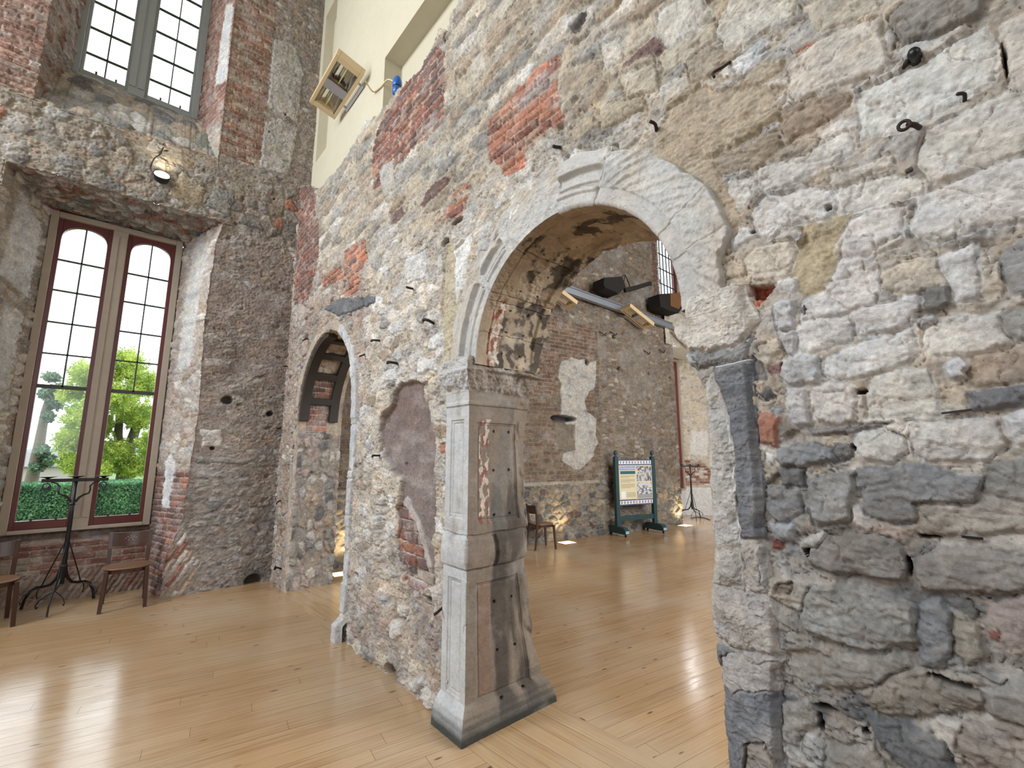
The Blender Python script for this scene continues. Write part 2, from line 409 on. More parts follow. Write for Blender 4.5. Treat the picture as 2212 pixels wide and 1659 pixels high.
# bricks patches
BR = [(ORANGE, 3), (RED, 1.4), ((196, 118, 84), 2), (PURPLE, 0.5)]
DB = [(RED, 2), (PURPLE, 2.2), ((132, 92, 82), 2), (ORANGE, 0.5)]
tilt_b = 0.0
for P, pal, er in (
    (ZA([(1445, 1090), (1450, 830), (1620, 620), (1700, 560), (1800, 450), (1930, 370), (1900, 560), (1950, 700), (1960, 830), (1700, 1010), (1690, 1150), (1560, 1210), (1500, 1090)]), BR, 0.4),
    (ZA([(660, 1290), (650, 1040), (700, 830), (900, 530), (1100, 290), (1140, 400), (1145, 830), (1060, 900), (830, 1130), (740, 1260)]), DB, 1.4),
    (ZA([(140, 1660), (150, 1300), (235, 1190), (262, 1330), (255, 1660)]), DB, 0.6),
    (wpx([(640, 520), (690, 470), (690, 560), (668, 650), (636, 660)]), DB, 0.6),
    (wpx([(745, 545), (790, 515), (795, 560), (768, 640), (742, 640)]), BR, 0.6),
    (ZA([(1200, 1350), (1200, 1300), (1320, 1230), (1320, 1280)]), BR, 0.3),
    (ZA([(1130, 1500), (1140, 1420), (1290, 1340), (1300, 1440), (1200, 1500)]), BR, 1.5),
    (wpx([(694, 600), (740, 575), (745, 600), (700, 625)]), BR, 0.5),
):
    F.bricks(F.polymask(P, 0.01, 1.6), 77 + len(P), pal, bw=0.23, bh=0.072, erode=er, hs=0.018, mcol=(190, 160, 136))
# traced stones: (points, colour, height, layered)
ST = []
for P, c, h, ly in (
    ([(50, 900), (120, 780), (310, 690), (560, 545), (620, 570), (620, 680), (560, 760), (380, 900), (250, 1010), (130, 1040), (55, 1000)], (206, 196, 184), .03, 0),
    ([(640, 450), (860, 270), (1050, 200), (1240, 150), (1330, 420), (1280, 490), (1060, 560), (800, 640), (700, 690), (640, 580)], (204, 194, 180), .034, 0),
    ([(1110, 620), (1560, 420), (1930, 190), (2000, 330), (2010, 560), (1700, 740), (1400, 900), (1110, 940), (1120, 780)], (208, 204, 196), .016, 0),
    ([(2040, 170), (2212, 90), (2420, 30), (2420, 560), (2212, 600), (2110, 600), (2100, 480), (2060, 350), (2030, 260)], (208, 200, 188), .03, 0),
    ([(1300, 150), (1500, -20), (2000, -60), (1900, 130), (1700, 240), (1440, 310), (1370, 230)], (150, 143, 134), .05, .006),
    ([(160, 170), (240, -20), (700, -20), (680, 120), (420, 260), (330, 330), (220, 330), (160, 250)], (206, 198, 184), .028, 0),
    ([(720, 60), (1000, -40), (1200, -40), (1250, 70), (1100, 150), (850, 230), (790, 120)], (194, 180, 158), .02, .004),
    ([(600, 750), (760, 660), (1060, 640), (1050, 720), (860, 830), (640, 950), (590, 900)], (160, 140, 118), .022, .010),
    ([(440, 1130), (740, 1060), (1030, 880), (1080, 980), (1060, 1040), (740, 1200), (480, 1310), (440, 1250)], (210, 204, 196), .024, .003),
    ([(210, 1240), (420, 1170), (430, 1290), (340, 1380), (220, 1370)], (208, 202, 194), .022, 0),
    ([(890, 1190), (1200, 1090), (1360, 1040), (1360, 1130), (1180, 1170), (1000, 1260), (940, 1270)], (204, 194, 180), .034, 0),
    ([(385, 1440), (480, 1330), (780, 1270), (940, 1310), (970, 1370), (900, 1470), (700, 1500), (500, 1610), (420, 1590), (385, 1500)], (212, 206, 200), .026, 0),
    ([(960, 1400), (980, 1270), (1300, 1170), (1530, 1220), (1520, 1300), (1380, 1350), (1100, 1420), (960, 1440)], (208, 202, 192), .014, 0),
    ([(1500, 1000), (1560, 880), (1800, 780), (2100, 640), (2212, 620), (2400, 560), (2400, 960), (2212, 1020), (1850, 1160), (1620, 1240), (1510, 1140)], (204, 196, 184), .03, 0),
    ([(1440, 1500), (1480, 1340), (1850, 1180), (2212, 1060), (2400, 1000), (2400, 1440), (2212, 1500), (1900, 1540), (1650, 1640), (1500, 1590)], (208, 202, 196), .032, 0),
    ([(960, 1660), (1050, 1470), (1130, 1440), (1400, 1380), (1400, 1560), (1380, 1660)], (206, 198, 192), .024, 0),
    ([(90, 1070), (400, 970), (560, 880), (580, 1000), (420, 1130), (120, 1190)], (164, 146, 122), .018, .010),
    ([(10, 760), (60, 720), (500, 420), (620, 400), (600, 480), (320, 640), (60, 780)], (180, 162, 136), .028, .008),
    ([(-40, 420), (100, 330), (330, 360), (120, 520), (-20, 560)], (176, 160, 138), .026, .006),
    ([(220, 1420), (300, 1410), (290, 1480), (220, 1490)], (206, 202, 198), .02, 0),
    ([(250, 1530), (370, 1560), (410, 1600), (300, 1660), (260, 1620)], (204, 200, 196), .02, 0),
    ([(-220, 380), (-60, 260), (150, 160), (140, 300), (-60, 420), (-200, 520)], (190, 176, 152), .03, .006),
    ([(-500, 480), (-260, 360), (-240, 520), (-420, 640), (-520, 600)], (176, 160, 138), .03, .008),
    ([(-180, 700), (40, 560), (20, 680), (-100, 800), (-200, 800)], (176, 158, 130), .03, .008),
): ST.append((Z1(P), c, h, ly))
for P, c, h, ly in (
    ([(965, 200), (1210, 165), (1250, 250), (1260, 380), (1240, 480), (1050, 540), (740, 610), (740, 480), (880, 390), (930, 280)], (208, 202, 198), .028, 0),
    ([(980, 185), (1010, 60), (1200, 40), (1240, 150), (1100, 170)], (204, 196, 192), .024, 0),
    ([(1210, 140), (1400, 20), (1420, 60), (1330, 110), (1230, 160)], (204, 192, 178), .02, 0),
    ([(1270, 260), (1500, 180), (1650, 160), (1700, 380), (1600, 400), (1400, 420), (1290, 380)], (198, 184, 164), .022, 0),
    ([(1650, 170), (1880, 80), (1910, 280), (1900, 440), (1780, 480), (1720, 400), (1690, 280)], (206, 202, 198), .03, 0),
    ([(1545, 400), (1700, 380), (1720, 490), (1640, 550), (1560, 540)], (138, 134, 128), .045, 0),
    ([(1510, 600), (1620, 580), (1630, 650), (1540, 690)], (176, 174, 174), .04, 0),
    ([(1060, 550), (1260, 480), (1480, 430), (1540, 480), (1510, 600), (1400, 640), (1120, 720), (1080, 680)], (204, 198, 194), .026, 0),
    ([(700, 640), (860, 590), (1040, 560), (1070, 690), (1050, 750), (860, 800), (720, 840), (700, 760)], (202, 196, 190), .024, 0),
    ([(540, 500), (680, 470), (690, 650), (560, 670)], (194, 192, 192), .045, 0),
    ([(560, 680), (690, 680), (690, 830), (640, 850), (590, 760)], (190, 188, 188), .035, 0),
    ([(880, 870), (1060, 780), (1450, 650), (1510, 820), (1430, 880), (1200, 960), (960, 1010), (880, 980)], (206, 201, 196), .027, 0),
    ([(1530, 680), (1700, 580), (2050, 530), (2060, 640), (2130, 740), (1860, 830), (1600, 840), (1540, 780)], (204, 198, 190), .028, 0),
    ([(590, 880), (700, 840), (830, 850), (835, 1010), (640, 1040), (580, 970)], (188, 188, 190), .05, 0),
    ([(780, 1060), (900, 1020), (1060, 1040), (1110, 1220), (1080, 1270), (930, 1300), (830, 1270)], (204, 196, 190), .03, 0),
    ([(1150, 1100), (1200, 970), (1400, 930), (1560, 930), (1620, 1030), (1640, 1220), (1430, 1240), (1180, 1250)], (202, 196, 186), .018, 0),
    ([(620, 1060), (740, 1050), (770, 1160), (780, 1300), (700, 1320), (640, 1280), (620, 1180)], (192, 190, 192), .035, 0),
    ([(1700, 900), (1790, 860), (1840, 920), (1830, 990), (1760, 1000), (1700, 950)], (186, 186, 190), .05, 0),
    ([(1840, 1080), (2212, 1050), (2400, 1040), (2400, 1190), (2212, 1180), (1880, 1190)], (116, 116, 120), .04, .008),
    ([(560, 1440), (760, 1430), (950, 1460), (970, 1540), (720, 1590), (600, 1570), (555, 1510)], (132, 134, 138), .045, .004),
    ([(1060, 1440), (1120, 1350), (1280, 1330), (1420, 1400), (1420, 1490), (1300, 1550), (1130, 1530)], (196, 192, 186), .035, 0),
    ([(1440, 1290), (1900, 1240), (2060, 1250), (2080, 1440), (1960, 1530), (1600, 1545), (1470, 1510)], (192, 184, 176), .03, 0),
    ([(2120, 1260), (2212, 1200), (2400, 1150), (2400, 1420), (2212, 1420), (2140, 1430)], (202, 198, 196), .03, 0),
    ([(770, 1340), (1200, 1290), (1330, 1290), (1000, 1350), (800, 1370)], (126, 122, 120), .035, .004),
    ([(960, 1430), (1050, 1440), (1060, 1500), (980, 1540)], (122, 118, 116), .03, 0),
    ([(445, 1230), (560, 1220), (555, 1420), (445, 1410)], (184, 104, 64), .035, 0),
    ([(350, 180), (430, 110), (640, 60), (690, 120), (640, 300), (400, 340), (340, 300)], (202, 190, 172), .024, 0),
    ([(570, 340), (690, 320), (690, 420), (560, 400)], (204, 200, 194), .022, 0),
    ([(455, 1090), (500, 1060), (530, 1100), (480, 1130)], (96, 98, 102), .03, 0),
    ([(515, 920), (580, 900), (570, 950), (520, 960)], (150, 116, 108), .02, 0),
    ([(405, 870), (470, 890), (480, 1000), (410, 1000)], (140, 138, 136), .02, 0),
    ([(510, 1180), (570, 1160), (590, 1200), (540, 1230)], (158, 160, 164), .02, 0),
    ([(2090, 150), (2212, 60), (2400, -40), (2400, 420), (2212, 440), (2120, 420), (2050, 300)], (150, 148, 146), .03, .003),
    ([(2060, 560), (2212, 520), (2400, 480), (2400, 740), (2212, 740), (2150, 730)], (156, 152, 146), .028, 0),
    ([(1900, 840), (2212, 770), (2400, 740), (2400, 1000), (2212, 1020), (1900, 1040), (1850, 980)], (164, 144, 124), .018, .006),
    ([(470, 1480), (540, 1490), (530, 1540), (480, 1540)], (204, 198, 192), .02, 0),
): ST.append((Z2(P), c, h, ly))
for P, c, h, ly in (
    ([(1745, 1040), (1840, 1015), (1845, 1060), (1840, 1130), (1760, 1135), (1745, 1080)], (136, 134, 132), .045, .006),
    ([(1850, 1015), (1990, 1000), (2080, 1030), (2150, 1040), (2100, 1090), (1950, 1130), (1870, 1110)], (130, 129, 130), .035, .008),
    ([(1680, 1010), (1740, 1015), (1740, 1050), (1690, 1045)], (118, 118, 120), .035, 0),
    ([(2130, 1000), (2212, 990), (2260, 990), (2260, 1100), (2180, 1110), (2140, 1060)], (138, 134, 128), .03, .004),
    ([(1980, 1090), (2150, 1080), (2250, 1100), (2250, 1150), (2000, 1160)], (150, 140, 128), .025, .006),
    ([(1655, 1050), (1730, 1060), (1740, 1110), (1690, 1130), (1660, 1100)], (132, 130, 130), .03, .003),
    ([(1665, 1130), (1720, 1130), (1715, 1165), (1680, 1170)], (158, 160, 164), .025, 0),
): ST.append((wpx(P), c, h, ly))
for P, c, h, ly in (
    ([(760, 200), (850, 110), (1260, 95), (1420, 160), (1430, 300), (1420, 400), (1200, 380), (950, 340), (860, 310), (780, 290)], (136, 130, 124), .04, .005),
    ([(1470, 250), (1640, 190), (1900, 180), (2100, 230), (2212, 260), (2400, 280), (2400, 480), (1940, 480), (1640, 470), (1520, 440)], (136, 128, 122), .036, .006),
    ([(730, 640), (770, 440), (900, 420), (1240, 470), (1480, 560), (1500, 700), (1480, 830), (1180, 850), (900, 800), (760, 740)], (146, 143, 138), .045, .010),
    ([(1510, 760), (1540, 560), (1640, 500), (1740, 600), (1740, 850), (1640, 990), (1510, 970)], (130, 132, 136), .038, .002),
    ([(860, 960), (1000, 900), (1400, 880), (1480, 980), (1200, 1100), (1000, 1120), (900, 1080)], (146, 140, 132), .032, .009),
    ([(1200, 1340), (1380, 1320), (1700, 1480), (1760, 1660), (1660, 1760), (1400, 1640), (1260, 1480)], (104, 106, 110), .04, .005),
    ([(1100, 1130), (1500, 1000), (1900, 1020), (2050, 1100), (2000, 1250), (1500, 1300), (1250, 1300)], (144, 134, 122), .03, .009),
    ([(1950, 1110), (2212, 1060), (2400, 1040), (2400, 1420), (2212, 1400), (2000, 1300)], (140, 134, 128), .036, .007),
    ([(1750, 610), (1900, 700), (1950, 900), (1800, 960), (1750, 860)], (148, 140, 126), .03, .006),
    ([(600, 1230), (760, 1200), (800, 1330), (700, 1500), (600, 1480)], (152, 146, 138), .02, .004),
    ([(560, 420), (650, 400), (640, 480), (560, 480)], (126, 114, 100), .02, .004),
    ([(900, 1520), (1200, 1480), (1300, 1660), (1200, 1800), (900, 1800)], (150, 144, 136), .03, .006),
    ([(1960, 560), (2212, 520), (2400, 520), (2400, 900), (2100, 900), (1980, 760)], (160, 144, 136), .02, .006),
    ([(1800, 1350), (2200, 1380), (2400, 1500), (2400, 1800), (1900, 1760), (1780, 1500)], (150, 138, 128), .03, .007),
    ([(530, 140), (600, 150), (600, 180), (540, 185)], (140, 78, 66), .02, 0),
    ([(1990, 770), (2060, 760), (2060, 810), (2000, 800)], (140, 86, 72), .018, 0),
    ([(730, 150), (830, 60), (880, 70), (830, 190), (740, 200)], (178, 172, 166), .03, 0),
): ST.append((Z3(P), c, h, ly))
# ochre mortar field right of the arch
F.stone(Z2([(690, 420), (660, 300), (700, 60), (740, -130), (1060, -160), (1000, 20), (930, 190), (930, 280), (880, 390), (760, 440)]), (184, 164, 126), .010, .05, .010, seed=5, dome=.1, crack=.3)
F.stone(wpx([(975, 500), (1000, 640), (985, 770), (965, 800), (955, 700), (962, 560)]), (188, 172, 138), .008, .04, .008, seed=6, dome=.1)
for k, (P, c, h, ly) in enumerate(ST):
    h *= .78
    ar = max(p[0] for p in P) - min(p[0] for p in P)
    F.stone(P, c, h, grow=.006, edge=min(0.016, 0.2 * ar), rough=0.007 if not ly else 0.009, lay=ly * 1.3, warp=.6, dome=.22, seed=400 + k * 3)
# single stones further along (colour accents)
for P, c, h in (
    (wpx([(700, 668), (725, 648), (800, 640), (812, 652), (770, 672), (735, 684)]), (112, 112, 116), .03),
    (wpx([(783, 645), (812, 640), (812, 655), (790, 665)]), (112, 112, 118), .03),
    (wpx([(880, 560), (920, 540), (925, 600), (880, 615)]), (206, 202, 198), .03),
    (wpx([(835, 800), (862, 790), (860, 820), (838, 830)]), (206, 204, 204), .03),
    (wpx([(905, 775), (945, 770), (945, 800), (903, 812)]), (208, 204, 200), .03),
    (wpx([(930, 730), (958, 720), (958, 752), (925, 760)]), (206, 202, 198), .03),
    (wpx([(985, 550), (1005, 520), (1020, 500), (1020, 540), (1000, 600), (985, 655)]), (220, 218, 214), .012),
    (wpx([(980, 545), (1015, 505), (1020, 520), (985, 560)]), (220, 218, 214), .012),
    (wpx([(951, 957), (966, 955), (966, 980), (950, 982)]), (190, 122, 80), .02),
    (wpx([(820, 370), (850, 340), (855, 400), (830, 430)]), (180, 172, 162), .02),
    (wpx([(1230, 60), (1268, 25), (1272, 45), (1240, 80)]), (112, 108, 106), .05),
    (wpx([(1280, 30), (1345, -10), (1340, 20), (1290, 60)]), (176, 160, 134), .04),
    (wpx([(1300, 100), (1345, 80), (1350, 130), (1310, 160)]), (204, 194, 178), .03),
    (wpx([(1420, 30), (1520, -20), (1540, 40), (1450, 110), (1420, 90)]), (206, 198, 184), .03),
    (wpx([(1340, 160), (1420, 130), (1430, 200), (1350, 230)]), (190, 176, 152), .03),
    (wpx([(1290, 230), (1390, 205), (1400, 240), (1300, 290)]), (184, 168, 142), .03),
):
    F.stone(P, c, h, seed=int(abs(P[0][0]) * 977) % 900)
# bare mortar spandrel beside the arch, with dragged courses
F.stone(wpx([(1410, 345), (1440, 240), (1520, 190), (1700, 190), (1640, 280), (1540, 350), (1600, 470), (1590, 520), (1540, 430), (1470, 370)]), (184, 164, 136), .006, .05, .010, lay=.010, seed=9, dome=.1, crack=.3)
F.stone(wpx([(1510, 340), (1560, 290), (1660, 235), (1700, 215), (1690, 260), (1600, 310), (1540, 350)]), (186, 168, 138), .03, .02, .008, lay=.008, seed=19)
# niche with bare plaster back
NI = wpx([(852, 846), (863, 830), (892, 822), (914, 830), (917, 852), (927, 890), (941, 954), (936, 1014), (942, 1061), (939, 1109), (942, 1144), (935, 1169), (936, 1230), (938, 1262), (918, 1262), (890, 1250), (870, 1190), (852, 1130), (858, 1096), (862, 1085), (866, 1050), (865, 1035), (848, 1020), (828, 985), (820, 930), (826, 900), (850, 872)])
nm = F.polymask(NI, 0.014, 0.8)
F.plaster(nm, (136, 118, 112), -0.040, 0.12, 0.003, 3)
nb = F.polymask(wpx([(846, 1105), (864, 1086), (882, 1096), (893, 1132), (902, 1157), (918, 1228), (938, 1262), (880, 1290), (850, 1200)]), 0.012) 
F.bricks(nb, 91, [(RED, 2), (PURPLE, 1.5), ((170, 150, 132), 2), (ORANGE, .6)], bw=0.17, bh=0.085, hs=0.03, erode=1.6, mcol=(186, 172, 160))
F.H -= nb * 0.045
edge_pl = F.polymask(wpx([(862, 1086), (872, 1072), (880, 1080), (884, 1100), (899, 1125), (908, 1155), (925, 1228), (917, 1232), (900, 1160), (890, 1130), (872, 1098)]), 0.006, 0.5)
F.plaster(edge_pl, (186, 174, 166), -0.028, 0.05, 0.003)
nn = fbm(U * 3 + 3, V * 9, 505, 4)
F.stain(nm * (1 - nb) * ss(0.0, 0.35, nn), (170, 158, 150), 0.5)
F.stain(nm * (1 - nb) * ss(1.7, 2.2, V), (118, 92, 84), 0.6)
# broken reveal below and left of the niche
F.H -= F.polymask(wpx([(820, 1060), (850, 1090), (852, 1200), (880, 1290), (930, 1290), (930, 1330), (850, 1350), (815, 1250)]), 0.05, 2.0) * 0.055
# putlog holes, voids and the exposed red brick
for (x, y, rx, ry, dp) in ((990, 478, 14, 7, .10), (963, 524, 9, 9, .10), (705, 760, 8, 9, .09), (1968, 372, 8, 6, .05), (2165, 130, 6, 45, .07), (1742, 672, 5, 12, .06), (1625, 682, 4, 4, .04), (1845, 965, 6, 8, .05), (1858, 845, 14, 7, .05), (1749, 1195, 9, 9, .06), (1965, 1220, 6, 26, .06), (1792, 452, 8, 7, .05), (1626, 505, 5, 4, .05), (920, 1295, 8, 10, .06), (880, 1235, 12, 10, .06), (777, 1240, 5, 5, .05), (868, 1000, 4, 4, .04), (2060, 1470, 60, 8, .045), (1770, 1558, 8, 22, .06), (1870, 1580, 10, 8, .06), (1785, 1530, 30, 9, .04), (2010, 1158, 30, 4, .03), (1690, 790, 3, 5, .05)):
    a = onx(x, y, WX); b = onx(x + rx, y, WX); c = onx(x, y + ry, WX)
    F.hole(a[1], a[2], abs(b[1] - a[1]), abs(c[2] - a[2]), dp)
a = onx(845, 1450, WX); F.hole(a[1], 0.03, 0.09, 0.07, 0.16, (30, 26, 22))
rb = F.polymask(Z2([(375, 370), (540, 360), (470, 460), (372, 455)]), 0.004, 0.3)
F.plaster(rb, (176, 82, 44), -0.05, 0.15, 0.003)
F.stone(Z2([(365, 500), (372, 458), (470, 462), (440, 500), (400, 520)]), (200, 116, 84), .012, .02, seed=55)
F.stone(Z1([(680, 350), (740, 300), (800, 285), (830, 275), (800, 300), (740, 330), (690, 365)]), (180, 92, 52), .01, .01, seed=56)
weather(F, 1.15, (1 - .65 * nm) * (1 - .55 * F.M), 1.0)
# ragged top: cut back to the cream plaster above
TOP = wpx([(640, 402), (668, 402), (690, 408), (740, 352), (790, 268), (815, 250), (850, 205), (905, 150), (940, 90), (950, 60), (962, 62), (962, 95), (975, 30), (1000, -10)]) + [(2.45, 6.0), (2.3, 7.4), (8.2, 7.4), (8.2, 6.05)]
cut = F.polymask(TOP, 0.004, 1.4)
F.H = F.H - cut * 0.40
# keep-out of openings
def arch_big(Y, Z, g=0.0): return ((Z < 2.33) & (Y > 0.93 - g) & (Y < 2.43 + g)) | ((Z >= 2.33) & ((Y - 1.68) ** 2 + (Z - 2.33) ** 2 < (0.75 + g) ** 2))
SA_Y, SA_A, SA_Z, SA_B = 5.50, 0.95, 2.16, 1.03
def arch_small(Y, Z, g=0.0):
    return ((Z < SA_Z) & (np.abs(Y - SA_Y) < SA_A + g)) | ((Z >= SA_Z) & (((Y - SA_Y) / (SA_A + g)) ** 2 + ((Z - SA_Z) / (SA_B + g)) ** 2 < 1))
JR_y = np.array([640, 690, 780, 840, 921, 981, 1071, 1162, 1222, 1333, 1421, 1499, 1587, 1659, 1900])
JR_x = np.array([1612, 1640, 1624, 1628, 1633, 1639, 1648, 1648, 1655, 1687, 1690, 1682, 1687, 1692, 1705])
JL = [(1482, 690), (1450, 697), (1454, 708), (1455, 720), (1465, 735), (1480, 749), (1481, 770), (1488, 787), (1496, 795), (1502, 815), (1520, 842), (1523, 879), (1526, 921), (1530, 1011), (1533, 1059), (1536, 1126), (1540, 1222), (1542, 1241), (1531, 1259), (1531, 1291), (1535, 1330), (1542, 1380), (1546, 1421), (1555, 1443), (1559, 1504), (1563, 1587), (1567, 1659), (1580, 1900)]
JX = 1.785
jl = np.array([onx(x, y, JX)[1:] for x, y in JL]); jr = np.array([onx(x, y, JX)[1:] for x, y in zip(JR_x, JR_y)])
def edgeL(z): return np.interp(z, jl[::-1, 1], jl[::-1, 0])
def edgeR(z): return np.interp(z, jr[::-1, 1], jr[::-1, 0])
gap = arch_big(U, V, 0.21) & (U > 1.2) & (V > 2.33)
gap |= arch_big(U, V, 0.17) & (V > 2.33)
gap |= (V <= 2.34) & (U > np.minimum(edgeR(V) + 0.045, 0.9)) & (U < 2.70)
gap |= arch_small(U, V, 0.0)
gap |= (cut > 0.985)
PW = Patches()
PW.add(np.stack([WX - F.H, U, V], -1), F.C, ~gap)
wall = PW.build('wall_right', M_RUB)
tag(wall, 'long rubble stone wall with brick patches and two archways', 'wall', kind='structure')
del F, PW, gap, cut, nm, nb, zl, zu, zr, zg, zb, lowf, nz1, one, nn

# cream plaster upper wall with its two recesses
XC = 1.955
cy = np.unique(np.concatenate([np.arange(0.0, 7.4, 0.05), [4.535, 4.545, 6.47, 6.48, 7.0, 7.01]]))
cz = np.unique(np.concatenate([np.arange(4.6, 9.6, 0.05), [6.355, 6.365, 8.99, 9.0, 6.3, 6.31]]))
U, V = np.meshgrid(cy, cz)
H = np.zeros(U.shape)
H -= 0.21 * ((U < 4.54) & (V < 6.36) & (V > 4.0))
H -= 0.14 * ((U > 6.475) & (U < 7.005) & (V > 6.305) & (V < 8.995))
Ccol = np.tile(lin((208, 197, 166)), U.shape + (1,)) * (1 + 0.03 * fbm(U * 1.5, V * 1.5, 3, 3))[..., None]
PC = Patches(); PC.add(np.stack([XC - H, U, V], -1), Ccol)
o = PC.build('wall_upper', M_CREAM, False)
tag(o, 'smooth cream plastered upper wall with a deep sloping recess', 'wall', kind='structure')

# ================================================================== dressed arch ring (face + soffit)
def grid(a, b): return np.meshgrid(a, b)
AC_Y, AC_Z, AR = 1.68, 2.33, 0.75
ph = np.linspace(-0.02, math.pi + 0.02, 760)
sv = np.concatenate([np.linspace(-0.36, -0.012, 88), np.linspace(-0.009, 0.012, 8), np.linspace(0.018, 0.66, 92)])
PHI, S = grid(ph, sv)
F = Field(PHI * 0.87, S, 21)
U, V = F.U, F.V
deg = np.degrees(PHI); r = -S
F.C[:] = lin((192, 188, 182)).astype(F32) * (1 + 0.06 * fbm(U * 9, V * 9, 4, 4))[..., None]
prof = 1.35 * (0.010 * ss(.055, .060, r) - 0.034 * ss(.078, .088, r) + 0.012 * ss(.118, .123, r) - 0.012 * ss(.126, .131, r) + 0.030 * ss(.185, .200, r) - 0.008 * ss(.232, .238, r))
def band(a, b, w=1.2): return ss(a - w, a, deg) * (1 - ss(b, b + w, deg))
wob = 3.5 * fbm(r * 14, U * 2, 31, 3)
mould = np.maximum(np.maximum(band(-5, 36), band(41 , 57) * 0.95), band(93, 112, 1.5)) * np.maximum(1 - 0.9 * ss(60, 62, deg + wob) * (1 - ss(91, 93, deg)), 0)
rough = fbm(U * 11, V * 11, 32, 5, .6) * 0.026
brk = ss(0.02, 0.2, fbm(U * 4, V * 5, 36, 3)) * (1 - band(93, 112)) * (deg < 93) * ss(14, 30, deg)
H = (prof * mould) * (1 - brk) + (rough - 0.004) * np.maximum(1 - mould, brk) * (deg < 113)
H += 0.016 * band(92.5, 113, .6)
# right half: fascia then tooled voussoirs
rt = ss(111, 115, deg + wob * .8)
tool = np.sin((U * 1.0 + V * 1.3) * 85 + 3.5 * fbm(U * 5, V * 5, 33, 3)) * 0.5
tool = np.maximum(tool, -0.15) * (0.35 + 0.65 * ss(-0.1, 0.25, fbm(U * 4, V * 4, 34, 3)))
H = H * (1 - rt) + rt * (0.012 + np.where(r > 0.075, 0.010 + tool * 0.017 + fbm(U * 18, V * 18, 35, 5, .6) * 0.016, fbm(U * 20, V * 20, 35, 3) * 0.003))
for jd in (37, 62, 92.6, 113.5, 151, 163):
    H -= 0.007 * (np.abs(deg + wob * .2 - jd) < 0.25)
F.H = H.astype(F32)
outl = 0.30 - .09 * ss(164, 172, deg) + 0.035 * fbm(U * 5, U * 0, 37, 3) + 0.03 * (deg < 95) - 0.035 * (deg > 115)
off = ss(outl - .012, outl + .008, r)
F.H -= off * 0.13
F.H -= 0.02 * ss(0.6, 1.0, fbm(U * 2.2, V * 2.2, 38, 3) + 0.4) * (deg < 93) * (r > .06)
m = (deg > 113) & (r > .0)
F.stain(m * ss(-.1, .4, fbm(U * 3, V * 3, 41, 3)), (196, 184, 168), 0.7)
F.stain(((deg < 93) & (r > .2)) * ss(-.2, .3, fbm(U * 5, V * 5, 42, 3)), (188, 172, 150), 0.8)
F.stain((np.abs(r - .10) < .016) * mould.astype(F32), (168, 158, 146), 0.6)
# soffit
so = (S > 0.004).astype(F32)
sof = np.tile(lin((168, 146, 116)).astype(F32), U.shape + (1,)) * (1 + 0.16 * fbm(U * 6, V * 8, 43, 4))[..., None]
F.C[:] = F.C * (1 - so[..., None]) + sof * so[..., None]
pan = ss(.085, .095, S) * (1 - ss(.52, .53, S)) * ss(3, 5, deg)
F.H -= (so * pan * 0.016 + so * (np.abs(S - .115) < .006) * -0.008).astype(F32)
soot = ss(-0.03, 0.14, fbm(U * 2.4, V * 3.0, 45, 5, .62) + 0.12 * (S > .2) - 0.16 * (deg > 75) - 0.3 * (S < .08))
F.stain(so * soot, (58, 52, 47), 0.85)
F.stain(so * ss(.05, .2, fbm(U * 7, V * 9, 46, 4)) * (S > .25), (192, 172, 138), 0.7)
flake = ss(.0, .12, fbm(U * 14, V * 22, 47, 3)) * (np.abs(S - .15) < .05) * (deg < 34)
F.stain(so * flake, (150, 78, 58), 0.9); F.stain(so * (ss(.05, .15, fbm(U * 18, V * 26, 48, 3)) * (np.abs(S - .16) < .05) * (deg < 34)), (214, 200, 184), 0.9)
for k in range(9):
    for sx in (0.24, 0.41):
        F.hole((7 + 11.5 * k) * math.pi / 180 * 0.87, sx + .01 * (k % 2), .010, .010, .03, (24, 20, 18))
F.H += so * (fbm(U * 10, V * 10, 49, 4) * 0.004).astype(F32)
for jd in (16, 33, 62, 92): F.H -= (0.006 * so * (np.abs(deg + wob * .3 - jd) < .3)).astype(F32)
F.H -= so * ss(.0, .12, S - .60 + .07 * fbm(U * 5, V * 0, 50, 3)) * -0.0
weather(F, .55, 1.0, .25)
wS = ss(-0.006, 0.006, S)                                      # face -> soffit at the arris
RR = np.where(S < 0, AR - S, AR) - F.H * wS
XX = np.where(S < 0, 1.785, 1.785 + S) - F.H * (1 - wS)
XX = XX - np.where(S > .6, (S - .6) * .8 * (1 + fbm(U * 5, U * 0, 50, 3) * 2), 0)
P = np.stack([XX, AC_Y + RR * np.cos(PHI), AC_Z + RR * np.sin(PHI)], -1)
PW = Patches(); PW.add(P, F.C)
tag(PW.build('trim_1', M_ASH), 'pale stone round arch ring, moulded on one half and tooled on the other', 'archway', kind='structure')

# ---------------------------------------------------------------- panelled left pier
q = np.concatenate([np.linspace(-.275, -.004, 90), np.linspace(-.002, .002, 4), np.linspace(.006, .60, 150)])
zz = np.linspace(-0.02, 2.37, 620)
Q, Z = grid(q, zz)
F = Field(Q, Z, 23); U, V = F.U, F.V
inn = (Q > 0)
F.C[:] = lin((192, 192, 192)).astype(F32) * (1 + 0.05 * fbm(U * 8, V * 5, 3, 4))[..., None]
inC = np.tile(lin((134, 118, 100)).astype(F32), U.shape + (1,)) * (1 + 0.14 * fbm(U * 9, V * 5, 4, 4))[..., None]
F.C[:] = np.where(inn[..., None], inC, F.C)
def rect(a, b, c, d, e=.003): return ss(a - e, a + e, U) * (1 - ss(b - e, b + e, U)) * ss(c - e, c + e, V) * (1 - ss(d - e, d + e, V))
H = fbm(U * 14, V * 14, 5, 4) * 0.0025
